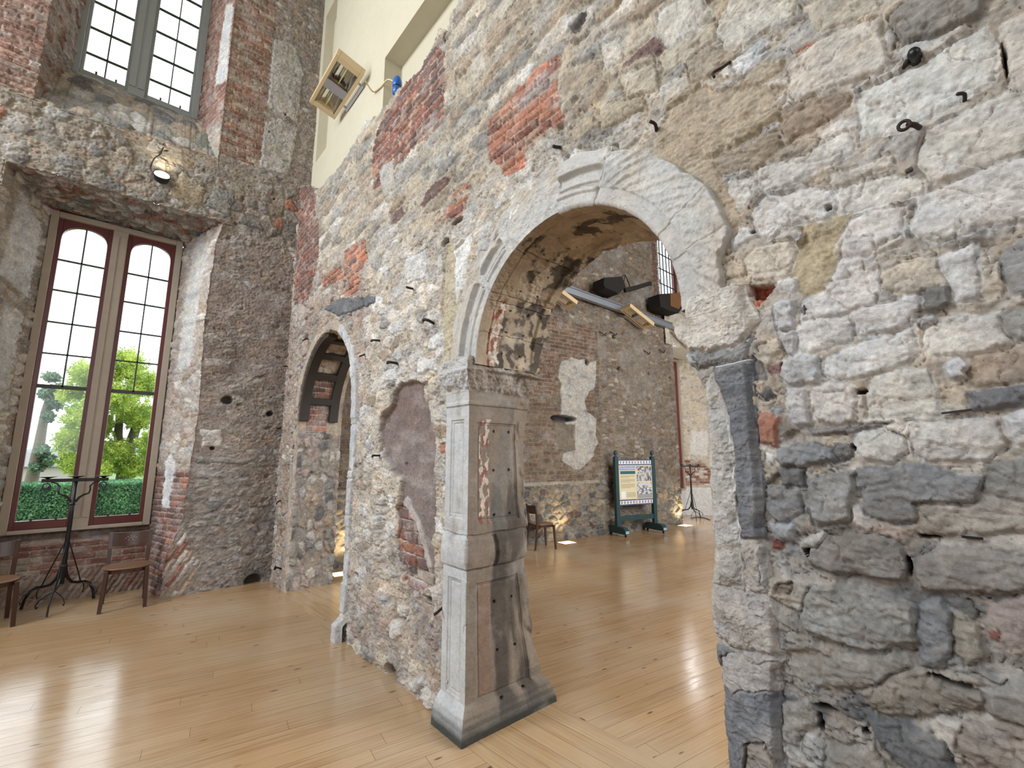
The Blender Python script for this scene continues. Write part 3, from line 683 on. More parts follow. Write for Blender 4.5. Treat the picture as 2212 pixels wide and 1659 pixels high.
for z0, z1 in ((.20, .90), (1.29, 1.945)):
    for a, b, d in ((-.215, -.058, .011), (-.198, -.075, .008), (-.186, -.087, -.004)):
        w = a if True else 0
        e = (a + .215)
        H -= d * rect(a, b, z0 + e, z1 - e)
    for a, b, d in ((.085, .50, .012), (.098, .487, .006), (.108, .477, -.005)):
        e = (a - .085)
        H -= d * rect(a, b, z0 - .03 + e, z1 - e - .02)
drum = ss(.965, .985, V) * (1 - ss(1.16, 1.18, V))
H += drum * (0.012 + 0.014 * np.sin(np.clip((V - .965) / .21, 0, 1) * math.pi)) + drum * fbm(U * 6, V * 6, 9, 3) * .008
H -= 0.010 * (np.abs(V - .972 - .01 * pn(U * 6, V * 0, 8)) < .006) + 0.008 * (np.abs(V - 1.185 - .012 * pn(U * 5, V * 0, 9)) < .006)
capz = ss(2.13, 2.16, V)
H += capz * fbm(U * 10, V * 10, 12, 5, .6) * 0.05
H -= drum * 0.02 * (np.abs(np.abs(Q - .25 - .03 * pn(V * 9, V * 0, 2)) - 0) < .02)
# broken back edge and losses
H -= ss(.42, .62, Q + .10 * fbm(V * 3, U * 3, 14, 3)) * 0.05 * (V > .25) * (0.5 + 0.5 * ss(-.2, .3, fbm(U * 6, V * 5, 15, 3)))
chip = F.polymask([(-.05, .93), (.012, .90), (.012, .66), (-.012, .60), (-.02, .8)], .006)
H += chip * 0.007
F.H = H.astype(F32)
# colours: peeling red and soot on the inner face
cen = ss(.10, .115, Q) * (1 - ss(.47, .49, Q))
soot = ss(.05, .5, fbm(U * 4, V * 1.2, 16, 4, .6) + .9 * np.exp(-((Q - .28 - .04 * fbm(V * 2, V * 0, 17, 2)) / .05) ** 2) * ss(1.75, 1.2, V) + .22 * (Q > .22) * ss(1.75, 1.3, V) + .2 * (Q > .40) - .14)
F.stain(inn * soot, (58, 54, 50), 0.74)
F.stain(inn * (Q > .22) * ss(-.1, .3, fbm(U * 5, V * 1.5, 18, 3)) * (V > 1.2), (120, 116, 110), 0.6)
red = ss(.02, .12, fbm(U * 22, V * 12, 19, 3)) * (np.abs(Q - .155) < .045)
F.stain(inn * red * ((V > 1.25) & (V < 1.95)), (150, 76, 56), 0.85)
F.stain(inn * (np.abs(Q - .155) < .05) * ((V > .2) & (V < .9)), (140, 104, 84), 0.6)
F.stain(inn * ss(.04, .14, fbm(U * 24, V * 14, 20, 3)) * (np.abs(Q - .16) < .05) * ((V > 1.3) & (V < 1.95)), (206, 188, 168), 0.9)
F.stain((~inn) * ss(.06, .02, np.abs(Q + .137) ) * ss(0., .3, fbm(U * 5, V * 3, 21, 3)), (166, 158, 148), .8)
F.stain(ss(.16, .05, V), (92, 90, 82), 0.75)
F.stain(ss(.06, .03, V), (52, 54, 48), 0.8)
F.stain(capz * ss(-.2, .3, fbm(U * 6, V * 6, 22, 3)), (176, 168, 158), .7)
for zc in (1.87, 1.60, 1.30, .74, .43, .10 + .06):
    for qc in (.255, .415): F.hole(qc, zc, .011, .011, .04, (20, 18, 16))
weather(F, .45, 1.0, .12)
off = (1 - .55 * ss(.10, .16, Q) * ss(2.09, 2.12, V) * (1 - ss(2.27, 2.29, V))) * np.interp(V, [-.02, .0, .065, .068, .10, .115, .135, .165, .185, 2.04, 2.045, 2.065, 2.07, 2.13, 2.16, 2.24, 2.27, 2.275, 2.30, 2.37],
                [.068, .068, .066, .055, .056, .045, .042, .020, 0, 0, .012, .012, .004, .010, .034, .060, .075, .078, .062, .045])
xe = np.interp(V, [0, .05, .29, .58, .95, 1.12, 1.78, 2.06, 2.3], [2.46, 2.45, 2.43, 2.365, 2.325, 2.34, 2.295, 2.345, 2.40])
wq = ss(-.003, .003, Q)
FX = 1.785 - F.H - off; FY = 2.495 - Q - off * (1 + Q / .275)
IX = 1.785 + Q * (xe - 1.785) / .60 + off * (2 * Q / .60 - 1); IY = 2.495 - F.H - off
P = np.stack([np.where(Q < 0, FX, IX), np.where(Q < 0, FY, IY), Z], -1)
bk = P[:, -1:, :].copy(); bk[..., 0] += .03; bk[..., 1] = 2.62
b0 = P[:, :1, :].copy(); b0[..., 0] = 1.90
P = np.concatenate([b0, P, bk], 1); Cc = np.concatenate([F.C[:, :1], F.C, F.C[:, -1:]], 1)
PW = Patches(); PW.add(P, Cc)
tag(PW.build('trim_2', M_ASH), 'panelled stone pier with moulded plinth and stained inner face', 'pier', kind='structure')

# ---------------------------------------------------------------- right jamb of broken blocks
zz = np.linspace(-0.03, 2.36, 760); uu = np.linspace(0, 1, 130)
T, Z = grid(uu, zz)
eL, eR = edgeL(Z), edgeR(Z)
eL = eL + .006 * fbm(Z * 14, Z * 0, 61, 3)
Y = eL + T * (eR - eL)
F = Field(Y, Z, 27); U, V = F.U, F.V
F.C[:] = lin((178, 172, 166)).astype(F32) * (1 + 0.10 * fbm(U * 14, V * 14, 3, 4))[..., None]
F.H = (fbm(U * 16, V * 16, 4, 4, .55) * 0.006).astype(F32)
def JP(l): return [tuple(onx(x, y, JX)[1:]) for x, y in l]
F.stone(JP([(1470, 640), (1630, 600), (1650, 690), (1600, 735), (1545, 760), (1478, 752), (1440, 720), (1440, 690)]), (206, 196, 184), .028, .012, .006, seed=1, dome=.2, crack=.3)
F.stone(JP([(1470, 752), (1545, 762), (1600, 737), (1645, 695), (1660, 770), (1610, 775), (1540, 790), (1490, 800), (1480, 775)]), (128, 126, 126), .024, .03, .007, seed=2, dome=.2, crack=.4)
F.stone(JP([(1470, 760), (1503, 765), (1512, 785), (1497, 800), (1482, 790)]), (170, 170, 172), .034, .012, .003, seed=3)
F.stone(JP([(1490, 800), (1560, 785), (1540, 812), (1515, 850), (1500, 830)]), (176, 168, 158), .012, .02, .006, seed=4)
F.stone(JP([(1505, 850), (1540, 815), (1560, 880), (1590, 1000), (1600, 1160), (1600, 1262), (1545, 1268), (1500, 1262), (1510, 1100)]), (186, 181, 174), .020, .035, .006, seed=5, dome=.5, crack=.2)
DK = JP([(1546, 790), (1600, 778), (1628, 778), (1640, 900), (1650, 1010), (1655, 1168), (1640, 1166), (1603, 1162), (1592, 1100), (1588, 1000), (1575, 900), (1560, 850), (1545, 815)])
F.stone(DK, (112, 114, 120), .020, .012, .008, warp=.4, lay=.004, seed=6, dome=.15, crack=.5, var=.14, ang=30)
F.stone(JP([(1600, 1172), (1652, 1172), (1665, 1280), (1610, 1300)]), (176, 168, 160), .012, .02, .006, seed=7)
F.stone(JP([(1635, 1175), (1655, 1172), (1662, 1285), (1645, 1260)]), (180, 176, 174), .022, .01, .004, seed=8)
F.stone(JP([(1520, 1262), (1545, 1262), (1600, 1285), (1660, 1300), (1695, 1420), (1650, 1412), (1590, 1400), (1535, 1378), (1525, 1320)]), (178, 170, 164), .026, .02, .007, seed=9, dome=.4, crack=.3)
F.stone(JP([(1535, 1384), (1590, 1404), (1690, 1424), (1690, 1500), (1700, 1660), (1705, 1950), (1580, 1950), (1560, 1560), (1545, 1430)]), (126, 128, 134), .024, .02, .008, lay=.003, seed=10, dome=.3, crack=.5, var=.14)
F.stone(JP([(1600, 1400), (1690, 1424), (1690, 1495), (1635, 1492), (1590, 1500), (1560, 1480), (1560, 1420)]), (172, 164, 158), .027, .008, .005, seed=11, var=.12)
F.stone(JP([(1610, 1610), (1660, 1600), (1690, 1650), (1690, 1760), (1600, 1760)]), (150, 140, 132), .030, .02, .004, seed=12)
cr = np.abs(U - np.interp(V, [1.38, 1.55, 1.8, 1.9], list(reversed([onx(1573, 960, JX)[1], onx(1580, 1010, JX)[1], onx(1590, 1090, JX)[1], onx(1598, 1160, JX)[1]])))) 
ckm = ((1 - ss(.002, .005, cr + .004 * fbm(V * 20, V * 0, 3, 2))) * (V > 1.38) * (V < 1.82)).astype(F32)
F.stain(ckm, (212, 208, 204), .8)
weather(F, .7, 1.0, .28)
rnd = np.exp(-T / .10) * 0.03
FXX = JX - F.H + rnd + .030 * ss(.86, 1.0, T)
P = np.stack([FXX, Y, Z], -1)
w1 = P[:, :1].copy(); w1[..., 0] += .07; w1[..., 1] += .004
w2 = P[:, :1].copy(); w2[..., 0] = 2.42; w2[..., 1] -= .01
e1 = P[:, -1:].copy(); e1[..., 0] += .05; e1[..., 1] -= .010
P = np.concatenate([w2, w1, P, e1], 1); Cc = np.concatenate([F.C[:, :1], F.C[:, :1], F.C, F.C[:, -1:]], 1)
PW = Patches(); PW.add(P, Cc)
tag(PW.build('trim_3', M_RUB), 'battered right jamb of broken grey and buff blocks', 'pier', kind='structure')

# ---------------------------------------------------------------- small arch: reveals and rough dressed edge
tt = np.concatenate([np.linspace(0, 2.16, 240), 2.16 + np.linspace(0.01, 3.10, 330), 5.27 + np.linspace(0.0, 2.16, 240)])
sv = np.concatenate([np.linspace(-.13, -.006, 26), np.linspace(0, .60, 76)])
T, S = grid(tt, sv)
an = np.clip((T - 2.16) / 3.11, 0, 1) * math.pi
cyy = np.where(T < 2.16, SA_A, np.where(T > 5.27, -SA_A, SA_A * np.cos(an))); czz = np.where(T < 2.16, T, np.where(T > 5.27, 7.43 - T, SA_Z + SA_B * np.sin(an)))
ny = np.cos(an); nz_ = np.sin(an)
F = Field(T, S, 29); U, V = F.U, F.V
lj = ss(3.9, 3.5, T)
F.C[:] = lin((176, 158, 134)).astype(F32) * (1 + 0.14 * fbm(U * 6, V * 8, 3, 4))[..., None]
F.rubble(((S > 0) & (T < 2.0)).astype(F32), .15, .11, 401, [(GREY, 2), (LGREY, 2), (PINK, 1), (DGREY, 1.2), (TAN, 1)], mw=.15, hs=.03, keep=.8, mcol=(150, 138, 124))
F.bricks(((S > .12) & (S < .40) & (T > 2.0) & (T < 2.75)).astype(F32), 402, DB, bw=.22, bh=.075, hs=.01, rot=math.pi / 2, mcol=(168, 156, 140))
F.rubble(((S > 0) & (T > 2.75) & (T < 4.6)).astype(F32), .22, .26, 403, [(TAN, 2), (CREAM, 2), (OCHRE, 1)], mw=.10, hs=.016, keep=.9, mcol=(170, 148, 118))
lft = ((S < .035) & (T < 3.6)).astype(F32)
F.plaster(lft, (182, 164, 146), 0.004, .10, .004)
rgt = ss(4.05, 4.25, T) * (S < .16)
jn = np.zeros(U.shape, F32)
for k, tj in enumerate((4.30, 4.95, 5.42, 5.95, 6.30, 6.62, 7.2)): jn = np.maximum(jn, (np.abs(T - tj) < .008).astype(F32))
F.plaster(rgt.astype(F32), (190, 190, 192), .012, .07, .003)
F.H += (rgt * (.012 * fbm(U * 3, V * 6, 9, 3) + .012 * (((T - 4.3) * 1.9).astype(int) % 2)) - jn * rgt * .012).astype(F32)
F.H += (ss(7.22, 7.30, T) * (S < .2) * .075).astype(F32)
weather(F, .8, 1.0, .6)
edge = ss(-.13, -.10 + .03 * fbm(U * 5, U * 0, 8, 3), S)
F.H -= ((1 - edge) * .06).astype(F32)
rag = (0.030 * fbm(U * 4, V * 2, 12, 3) * ss(4.0, 4.4, T) + 0.02 * fbm(U * 6, V * 4, 13, 3)).astype(F32)
wS = ss(-.01, .01, S)
hh = F.H * wS + rag * ss(-.06, .02, S) * .8 + 0.0
rad = np.where(S < 0, -S, 0) - hh
P = np.stack([np.where(S < 0, 1.80, 1.80 + S) - F.H * (1 - wS), SA_Y + cyy + rad * ny, czz + rad * nz_], -1)
PW = Patches(); PW.add(P, F.C)
tag(PW.build('trim_4', M_RUB), 'small pointed archway with rubble reveal and worn grey stone edge', 'archway', kind='structure')

# ================================================================== window wall at the end of the room
YB, YW = 7.16, 7.93
PW = Patches()
gx = np.arange(-2.7, 2.2, 0.010); gz = np.concatenate([np.arange(-.02, 6.4, .010), np.arange(6.4, 9.6, .013)])
U, V = grid(gx, gz)
F = Field(U, V, 41); U, V = F.U, F.V
one = np.ones(U.shape, F32); nq = fbm(U * 1.6, V * 1.6, 3, 3)
F.rubble(one, .19, .09, 501, [((150, 134, 122), 2), ((152, 138, 118), 2), (LGREY, .8), (GREY, 1.2), (PURPLE, .2)], mw=.19, hs=.02, keep=.42, lay=.004, mcol=(152, 136, 122))
F.rubble(ss(1.5, 1.2, V + nq), .16, .10, 502, [(GREY, 2), ((154, 146, 138), 1.5), ((150, 134, 124), 1.5), (DGREY, .6)], mw=.17, hs=.022, keep=.55, lay=.006, mcol=(148, 136, 126))
F.rubble(ss(4.8, 4.95, V) * ss(5.95, 5.75, V + .1 * nq), .20, .16, 503, [((148, 132, 112), 2), ((136, 128, 118), 2), ((152, 144, 132), 1.5), (ORANGE, .15), ((122, 114, 106), .8)], mw=.12, hs=.026, keep=.75, mcol=(150, 136, 116))
sm = ss(.0, .25, fbm(U * 1.8, V * 1.2, 9, 3)) * (V < 4.7) * (V > 1.2) * (U > .75)
F.plaster(sm.astype(F32) * .8, (152, 134, 122), .004, .16, .006)
F.bricks(((U > .55) & (U < 1.22 + .1 * nq) & (V > 5.95)).astype(F32), 504, [((146, 100, 78), 2), ((158, 112, 86), 1.4), ((140, 108, 88), 2), (TAN, 1)], bw=.23, bh=.078, hs=.016, erode=1.0, mcol=(156, 138, 120))
F.bricks(((U < -1.0) & (V > 5.8)).astype(F32), 505, [((140, 98, 82), 2), ((146, 110, 92), 2), ((152, 130, 116), 1.5)], bw=.24, bh=.072, hs=.02, erode=1.0, mcol=(168, 140, 122))
for P in ([(1.24, 7.05), (1.68, 6.95), (1.72, 7.9), (1.55, 8.3), (1.25, 8.2)], [(1.22, 5.95), (1.62, 6.0), (1.70, 6.85), (1.45, 6.9), (1.22, 6.7)]):
    F.stone(P, (172, 164, 154), .022, .015, .006, seed=12, dome=.1, crack=.4)
for k, P in enumerate(([(.80, 3.0), (1.1, 2.98), (1.1, 2.86), (.82, 2.88)], [(.83, 2.05), (1.07, 2.05), (1.07, 1.82), (.86, 1.80)], [(.80, 1.7), (1.5, 1.66), (1.4, 1.58), (.82, 1.6)], [(1.0, 5.0), (1.35, 4.98), (1.3, 5.12), (1.05, 5.16)], [(.2, 5.1), (.55, 5.02), (.6, 5.35), (.3, 5.5)], [(.6, 5.1), (.9, 5.05), (.95, 5.4), (.7, 5.45)])):
    F.stone(P, [(176, 160, 148), (196, 188, 180), (140, 134, 128), (134, 130, 124), (176, 158, 128), (140, 136, 128)][k], .035, .02, .007, seed=520 + k, lay=.002)
F.bricks(F.polymask([(.52, .0), (.85, .0), (1.0, .35), (.9, .45), (.78, .75), (.62, .95), (.58, .5)], .02), 506, [(TAN, 2), (PINK, 2), (RED, 1), (WARMW, 1)], bw=.30, bh=.06, hs=.02, rot=1.05, mcol=(176, 156, 142))
for (x, z, r_, d) in ((1.10, 2.45, .08, .08), (1.64, 2.3, .05, .09), (.98, 1.8, .035, .05), (1.3, 6.6, .02, .05), (1.5, 7.0, .02, .05), (1.45, 5.55, .02, .05), (1.6, .03, .12, .08), (.74, 4.74, .05, .05)):
    F.hole(x, z, r_, r_ * .8, d, (40, 34, 30))
F.H += fbm(U * 1.5, V * 1.5, 10, 3) * .03
def xr(z): return np.interp(z, [0, .5, .9, 2.33, 3.45, 4.6, 4.95], [.60, .62, .74, .79, .745, .78, .84]) + .02 * fbm(z * 4, z * 0, 77, 3)
XLO = -1.25
zs = 5.80 + .06 * fbm(U * 2.2, U * 0, 13, 3) + .06 * (U + .4)
zso = 4.94 + .03 * fbm(U * 4, U * 0, 14, 3)
op = ((U > XLO + .02) & (U < xr(V) - .012) & (V < zso - .012)) | ((U > -1.108) & (U < .688) & (V > zs + .012))
weather(F, .9)
HB = F.H.copy()
def hb(x, z): return HB[np.clip(np.searchsorted(gz, z), 0, len(gz) - 1), np.clip(np.searchsorted(gx, x), 0, len(gx) - 1)]
PW.add(np.stack([U, YB - F.H, V], -1), F.C, ~op)
def reveal(pa, pb, z0, z1, n0, paint, seed, res=.011):
    """vertical face from plan point pa(z) to pb(z); n0: which way is out"""
    zz = np.arange(z0, z1, res); dd = np.linspace(0, 1, 76)
    D, Z = grid(dd, zz)
    F = Field(D * .85, Z, seed); paint(F); weather(F, .8, 1.0, .7)
    ax, ay = pa(Z); bx_, by_ = pb(Z)
    w = np.minimum(ss(-.03, .05, D), 1)
    X = ax + (bx_ - ax) * D + F.H * n0[0] * w; Yv = ay + (by_ - ay) * D + F.H * n0[1] * w - (hb(ax - n0[0] * .012, Z) + .006) * (1 - D)
    PW.add(np.stack([X, Yv, Z], -1), F.C)
def p_rev1(F):
    F.rubble(np.ones(F.U.shape, F32), .17, .10, 511, [(WARMW, 2), (PINK, 2), (LGREY, 1), (TAN, 1)], mw=.15, hs=.02, keep=.6, mcol=(182, 164, 150))
    F.bricks(((F.V < 1.5)).astype(F32), 512, DB, hs=.014, mcol=(176, 150, 136))
    F.plaster(F.polymask([(.25, 2.9), (.6, 2.9), (.55, 4.7), (.2, 4.7)], .03, 2.0), (196, 190, 184), .004, .06)
    F.plaster(F.polymask([(.35, 1.0), (.55, 1.05), (.6, 1.6), (.5, 1.75), (.35, 1.6)], .01, 2.0), (214, 212, 212), .012, .03)
def p_rev2(F):
    F.rubble(np.ones(F.U.shape, F32), .17, .12, 513, [(WARMW, 2), (LGREY, 2), (CREAM, 1), (GREY, 1.5)], mw=.15, hs=.03, keep=.7, mcol=(168, 152, 134))
    F.plaster(F.polymask([(.2, 3.7), (.66, 3.6), (.7, 4.5), (.3, 4.75)], .03, 2.0), (206, 204, 202), .01, .08)
    F.plaster(F.polymask([(.3, 2.4), (.6, 2.5), (.62, 3.3), (.35, 3.4)], .03, 2.0), (200, 198, 194), .01, .08)
def p_up(F):
    F.bricks(np.ones(F.U.shape, F32), 514, [((142, 96, 80), 3), ((152, 110, 90), 2)], hs=.02, erode=1.2, mcol=(176, 154, 142))
    F.plaster(F.polymask([(.0, 7.1), (.35, 7.2), (.3, 8.6), (.05, 8.5)], .03, 2.0), (204, 200, 198), .012, .06)
    F.rubble((F.V < 6.5).astype(F32) * .9, .14, .10, 516, [(LGREY, 2), (PINK, 1), (GREY, 1)], mw=.15, hs=.02, keep=.7)
def p_up2(F):
    F.rubble(np.ones(F.U.shape, F32), .16, .09, 515, [((140, 100, 86), 2), (PINK, 2), (LGREY, 1), (GREY, 1)], mw=.15, hs=.03, keep=.7, mcol=(160, 138, 126))
reveal(lambda z: (xr(z), YB + 0 * z), lambda z: (.462 + 0 * z, YW + 0 * z), -.02, 4.98, (-1, -.2), p_rev1, 42)
reveal(lambda z: (XLO + 0 * z, YB + 0 * z), lambda z: (-.895 + 0 * z, YW + 0 * z), -.02, 4.98, (1, -.2), p_rev2, 43)
reveal(lambda z: (.70 + 0 * z, YB + 0 * z), lambda z: (.455 + 0 * z, 8.05 + 0 * z), 5.7, 9.55, (-1, -.2), p_up, 44)
reveal(lambda z: (-1.12 + 0 * z, YB + 0 * z), lambda z: (-.955 + 0 * z, 8.05 + 0 * z), 5.7, 9.55, (1, -.2), p_up2, 45)
# lower soffit
U, V = grid(np.arange(-1.35, .95, .011), np.linspace(0, .82, 76))
F = Field(U, V, 46)
F.rubble(np.ones(U.shape, F32), .17, .06, 521, [(GREY, 2), (LGREY, 1.5), (PINK, 1.5), (RED, 1), (DGREY, .8)], mw=.16, hs=.05, keep=.8, lay=.010, mcol=(150, 134, 122), tilt=.12)
F.bricks((F.V > .66).astype(F32), 522, [(RED, 2), (PURPLE, 2), (DGREY, 1)], hs=.03, erode=2, mcol=(120, 100, 92))
weather(F, .9)
wq = ss(.0, .08, V)
zc = 4.94 + .03 * fbm(U * 4, U * 0, 14, 3)
PW.add(np.stack([U, YB + V - (hb(U, zc + .012) + .006) * (1 - V / .82), zc * (1 - wq) + wq * 4.95 - .19 * V - F.H * wq], -1), F.C)
# upper sloping sill
F = Field(U, V, 47)
F.rubble(np.ones(U.shape, F32), .22, .11, 523, [(GREY, 2), (TAN, 1.5), (LGREY, 1), (DGREY, 1.5), ((128, 130, 112), 1)], mw=.12, hs=.04, keep=.9, mcol=(150, 138, 120))
zf = np.interp(U[0], gx, zs[0])
weather(F, .9)
PW.add(np.stack([U, YB + V * 1.08 - (hb(U, zf[None, :] + 0 * U) + .004) * (1 - V / .82), zf[None, :] - .006 + (6.84 - zf[None, :]) * ss(0, .82, V) ** .8 + F.H * ss(0, .1, V)], -1), F.C)
# brick apron under the lower window
U, V = grid(np.arange(-1.3, .72, .010), np.arange(-.02, .84, .009))
F = Field(U, V, 48)
F.bricks((F.V > .33).astype(F32), 524, [((150, 104, 86), 3), (RED, 1.5), (PINK, 1.5), (TAN, .8)], bw=.24, bh=.075, hs=.012, erode=.6, mcol=(180, 160, 144))
F.bricks((F.V <= .33).astype(F32), 525, [((160, 128, 106), 3), (PINK, 2), (RED, .6)], bw=.32, bh=.055, hs=.02, rot=1.1, mcol=(172, 150, 134))
F.plaster(((F.V > .65) & (F.V < .69)).astype(F32), (170, 140, 128), .012, .06)
setb = ss(.685, .70, V)
F.stain((V > .70).astype(F32), (92, 80, 70), .7)
weather(F, .7, 1.0, .5)
PW.add(np.stack([U, 7.86 + setb * .10 - F.H * (1 - setb), V], -1), F.C)
o = PW.build('wall_back', M_RUB)
tag(o, 'weathered end wall of rubble and brick with two deep window openings', 'wall', kind='structure')

# ================================================================== far room
FP = np.array([6.299, 6.711]); FT = np.array([4.587, -.557]); FT = FT / np.linalg.norm(FT); FN = np.array([FT[1], -FT[0]])
def farpt(a, z, h=0.0): return (FP[0] + FT[0] * a + FN[0] * h, FP[1] + FT[1] * a + FN[1] * h, z)
def farpx(x, y):
    d = ray(x, y); n = np.array([FN[0], FN[1], 0]); t = ((np.array([*FP, 0]) - EY) @ n) / (d @ n); p = EY + d * t
    return ((p[:2] - FP) @ FT, p[2])
def fpx(l): return [tuple(farpx(x, y)) for x, y in l]
PW = Patches()
U, V = grid(np.arange(-4.4, 4.74, .0155), np.concatenate([np.arange(-.02, 5.6, .014), np.arange(5.6, 9.6, .022)]))
F = Field(U, V, 61); U, V = F.U, F.V
nq = fbm(U * 1.2, V * 1.2, 3, 3)
F.rubble(np.ones(U.shape, F32), .17, .085, 601, [(TAN, 3), (GREY, 1.5), (PINK, 1), (CREAM, .8), ((140, 118, 96), 2)], mw=.17, hs=.03, keep=.7, mcol=(150, 132, 110))
F.bricks(((U < 1.95) & (V > 1.1) & (V < 4.6)).astype(F32), 602, [((140, 116, 92), 3), ((152, 132, 110), 1.5), ((136, 104, 82), 1)], bw=.23, bh=.082, hs=.012, mcol=(158, 140, 118))
F.bricks(F.polymask(fpx([(1140, 740), (1200, 680), (1284, 716), (1284, 778), (1205, 775), (1195, 850), (1150, 860)]), .03), 603, [((144, 110, 86), 2), ((136, 104, 84), 2), ((150, 120, 96), 2)], bw=.24, bh=.085, hs=.012, mcol=(178, 160, 138))
F.rubble(ss(1.22, 1.08, V + .04 * nq), .20, .13, 604, [(GREY, 2.2), (DGREY, 1.6), (TAN, 1.6), (OCHRE, .8), (PURPLE, .4)], mw=.13, hs=.04, keep=.9, mcol=(160, 144, 118))
F.plaster(ss(-.1, .2, fbm(U * 1.1, V * 1.3, 13, 3)) * (U > 1.95) * (V > 3.0) * (V < 5.2) * .7, (164, 152, 136), .006, .10)
F.plaster(ss(.0, .2, fbm(U * 1.1, V * 1.1, 14, 3)) * (V > 5.3) * .8, (156, 148, 138), .01, .12)
F.bricks(((U > 4.15) & (V > 5.3)).astype(F32), 605, DB, hs=.02, mcol=(150, 130, 112))
PL = fpx([(1206, 800), (1212, 782), (1235, 773), (1250, 778), (1262, 776), (1268, 785), (1276, 782), (1287, 778), (1287, 806), (1283, 840), (1272, 845), (1262, 866), (1268, 890), (1288, 905), (1286, 940), (1292, 958), (1284, 968), (1282, 985), (1268, 1000), (1255, 1012), (1240, 1014), (1226, 1004), (1213, 995), (1216, 980), (1232, 974), (1242, 972), (1241, 945), (1241, 918), (1222, 916), (1210, 900), (1212, 870), (1209, 845), (1213, 830), (1205, 815)])
F.plaster(F.polymask(PL, .01, 1.0), (206, 200, 188), .02, .06)
F.plaster(F.polymask(fpx([(1198, 917), (1241, 917), (1241, 972), (1228, 976), (1198, 968)]), .008, .4), (150, 136, 114), .014, .08)
F.plaster(((np.abs(V - 1.14 - .03 * nq) < .035) & (U < 1.9)).astype(F32) * .9, (186, 174, 152), .03, .08)
a = farpx(1217, 904); F.hole(a[0], a[1], .37, .075, .25, (30, 24, 20), .15)
for (x, y, r_) in ((1267, 783, .07), (1323, 728, .06), (1399, 807, .05), (1445, 817, .05), (1333, 797, .05)):
    a = farpx(x, y); F.hole(a[0], a[1], r_, r_, .1, (40, 30, 24))
F.H += ((U > 1.95) * .03 + (V > 5.05) * -.06).astype(F32)
weather(F, 1.0)
F.C *= F32(.70)                                                # far wall colours darkened evenly, standing in for the dimmer light on it
op = (V > 5.55) & (U > 4.36 + .05 * fbm(V * 5, V * 0, 3, 3))
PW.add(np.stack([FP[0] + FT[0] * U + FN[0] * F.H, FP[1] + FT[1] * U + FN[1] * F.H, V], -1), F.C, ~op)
# returns of the far window bay: corner end, right reveal, lintel
def fpatch(p0, p1, z0, z1, nrm, paint, seed, res=.018):
    p0 = np.array(p0); p1 = np.array(p1); L = np.linalg.norm(p1 - p0)
    U, V = grid(np.arange(0, L + res, res), np.arange(z0, z1 + res, res)); U = np.minimum(U, L)
    F = Field(U, V, seed); paint(F)
    PW.add(np.stack([p0[0] + (p1 - p0)[0] * U / L + nrm[0] * F.H, p0[1] + (p1 - p0)[1] * U / L + nrm[1] * F.H, V], -1), F.C)
def p_fr(F):
    F.rubble(np.ones(F.U.shape, F32), .16, .10, 611, [(WARMW, 3), (CREAM, 2), (LGREY, 1.5)], mw=.13, hs=.022, keep=.9, mcol=(206, 194, 166))
    F.bricks(F.polymask([(0, .85), (.9, .85), (.9, 1.1), (.6, 1.5), (0, 1.6)], .03, 1.5), 612, [(ORANGE, 2), (RED, 1), (WARMW, 1)], hs=.014)
    F.plaster(F.polymask([(.2, 1.75), (.7, 1.7), (.75, 2.4), (.3, 2.45)], .03, 2.), (214, 212, 206), .012, .04)
    F.plaster((F.V < .78).astype(F32), (222, 222, 220), .01, .03)
def p_fc(F): F.rubble(np.ones(F.U.shape, F32), .16, .10, 613, [(TAN, 2), (GREY, 1)], mw=.15, hs=.02, keep=.7)
cx_, cy_, _ = farpt(4.72, 0)
fpatch((cx_, cy_), (cx_ + .35, 7.05), 0, 5.0, (1, 0), p_fc, 62)
ux_, uy_, _ = farpt(4.38, 0)
fpatch((ux_, uy_), (ux_ + .5, 7.2), 5.5, 9.5, (1, 0), p_fc, 63)
fpatch((12.83, 7.02), (13.5, 6.05), 0, 5.5, (-.7, -.7), p_fr, 64)
fpatch((13.42, 7.3), (13.95, 6.05), 5.4, 9.5, (-.7, -.7), p_fr, 70)
fpatch((11.2, 6.98), (12.86, 6.98), 0, .72, (0, -1), lambda F: F.plaster(np.ones(F.U.shape, F32), (214, 214, 212), .0, .03), 65)
fpatch((13.40, 6.05), (16.0, 5.8), 0, 9.5, (0, -1), p_fr, 66, .05)
for zl_, x0, x1 in ((4.62, cx_, 13.5),):
    U, V = grid(np.arange(x0 - .05, x1 + .5, .02), np.linspace(0, 1.0, 50)); F = Field(U, V, 67); p_fr(F)
    PW.add(np.stack([U, 6.08 + V, zl_ - F.H * .5], -1), F.C)
    U, V = grid(np.arange(x0 - .35, x1, .03), np.arange(zl_, 5.6, .03)); F = Field(U, V, 68); p_fr(F)
    PW.add(np.stack([U, 6.10 - F.H - (U - 10.9) * .0, V], -1), F.C)
    U, V = grid(np.arange(x0 - .35, x1, .03), np.linspace(0, 1.1, 40)); F = Field(U, V, 69); p_fc(F)
    PW.add(np.stack([U, 6.10 + V, 5.58 + F.H], -1), F.C)
o = PW.build('wall_far', M_RUB)
tag(o, 'brown brick and rubble wall of the room beyond the arch', 'wall', kind='structure')

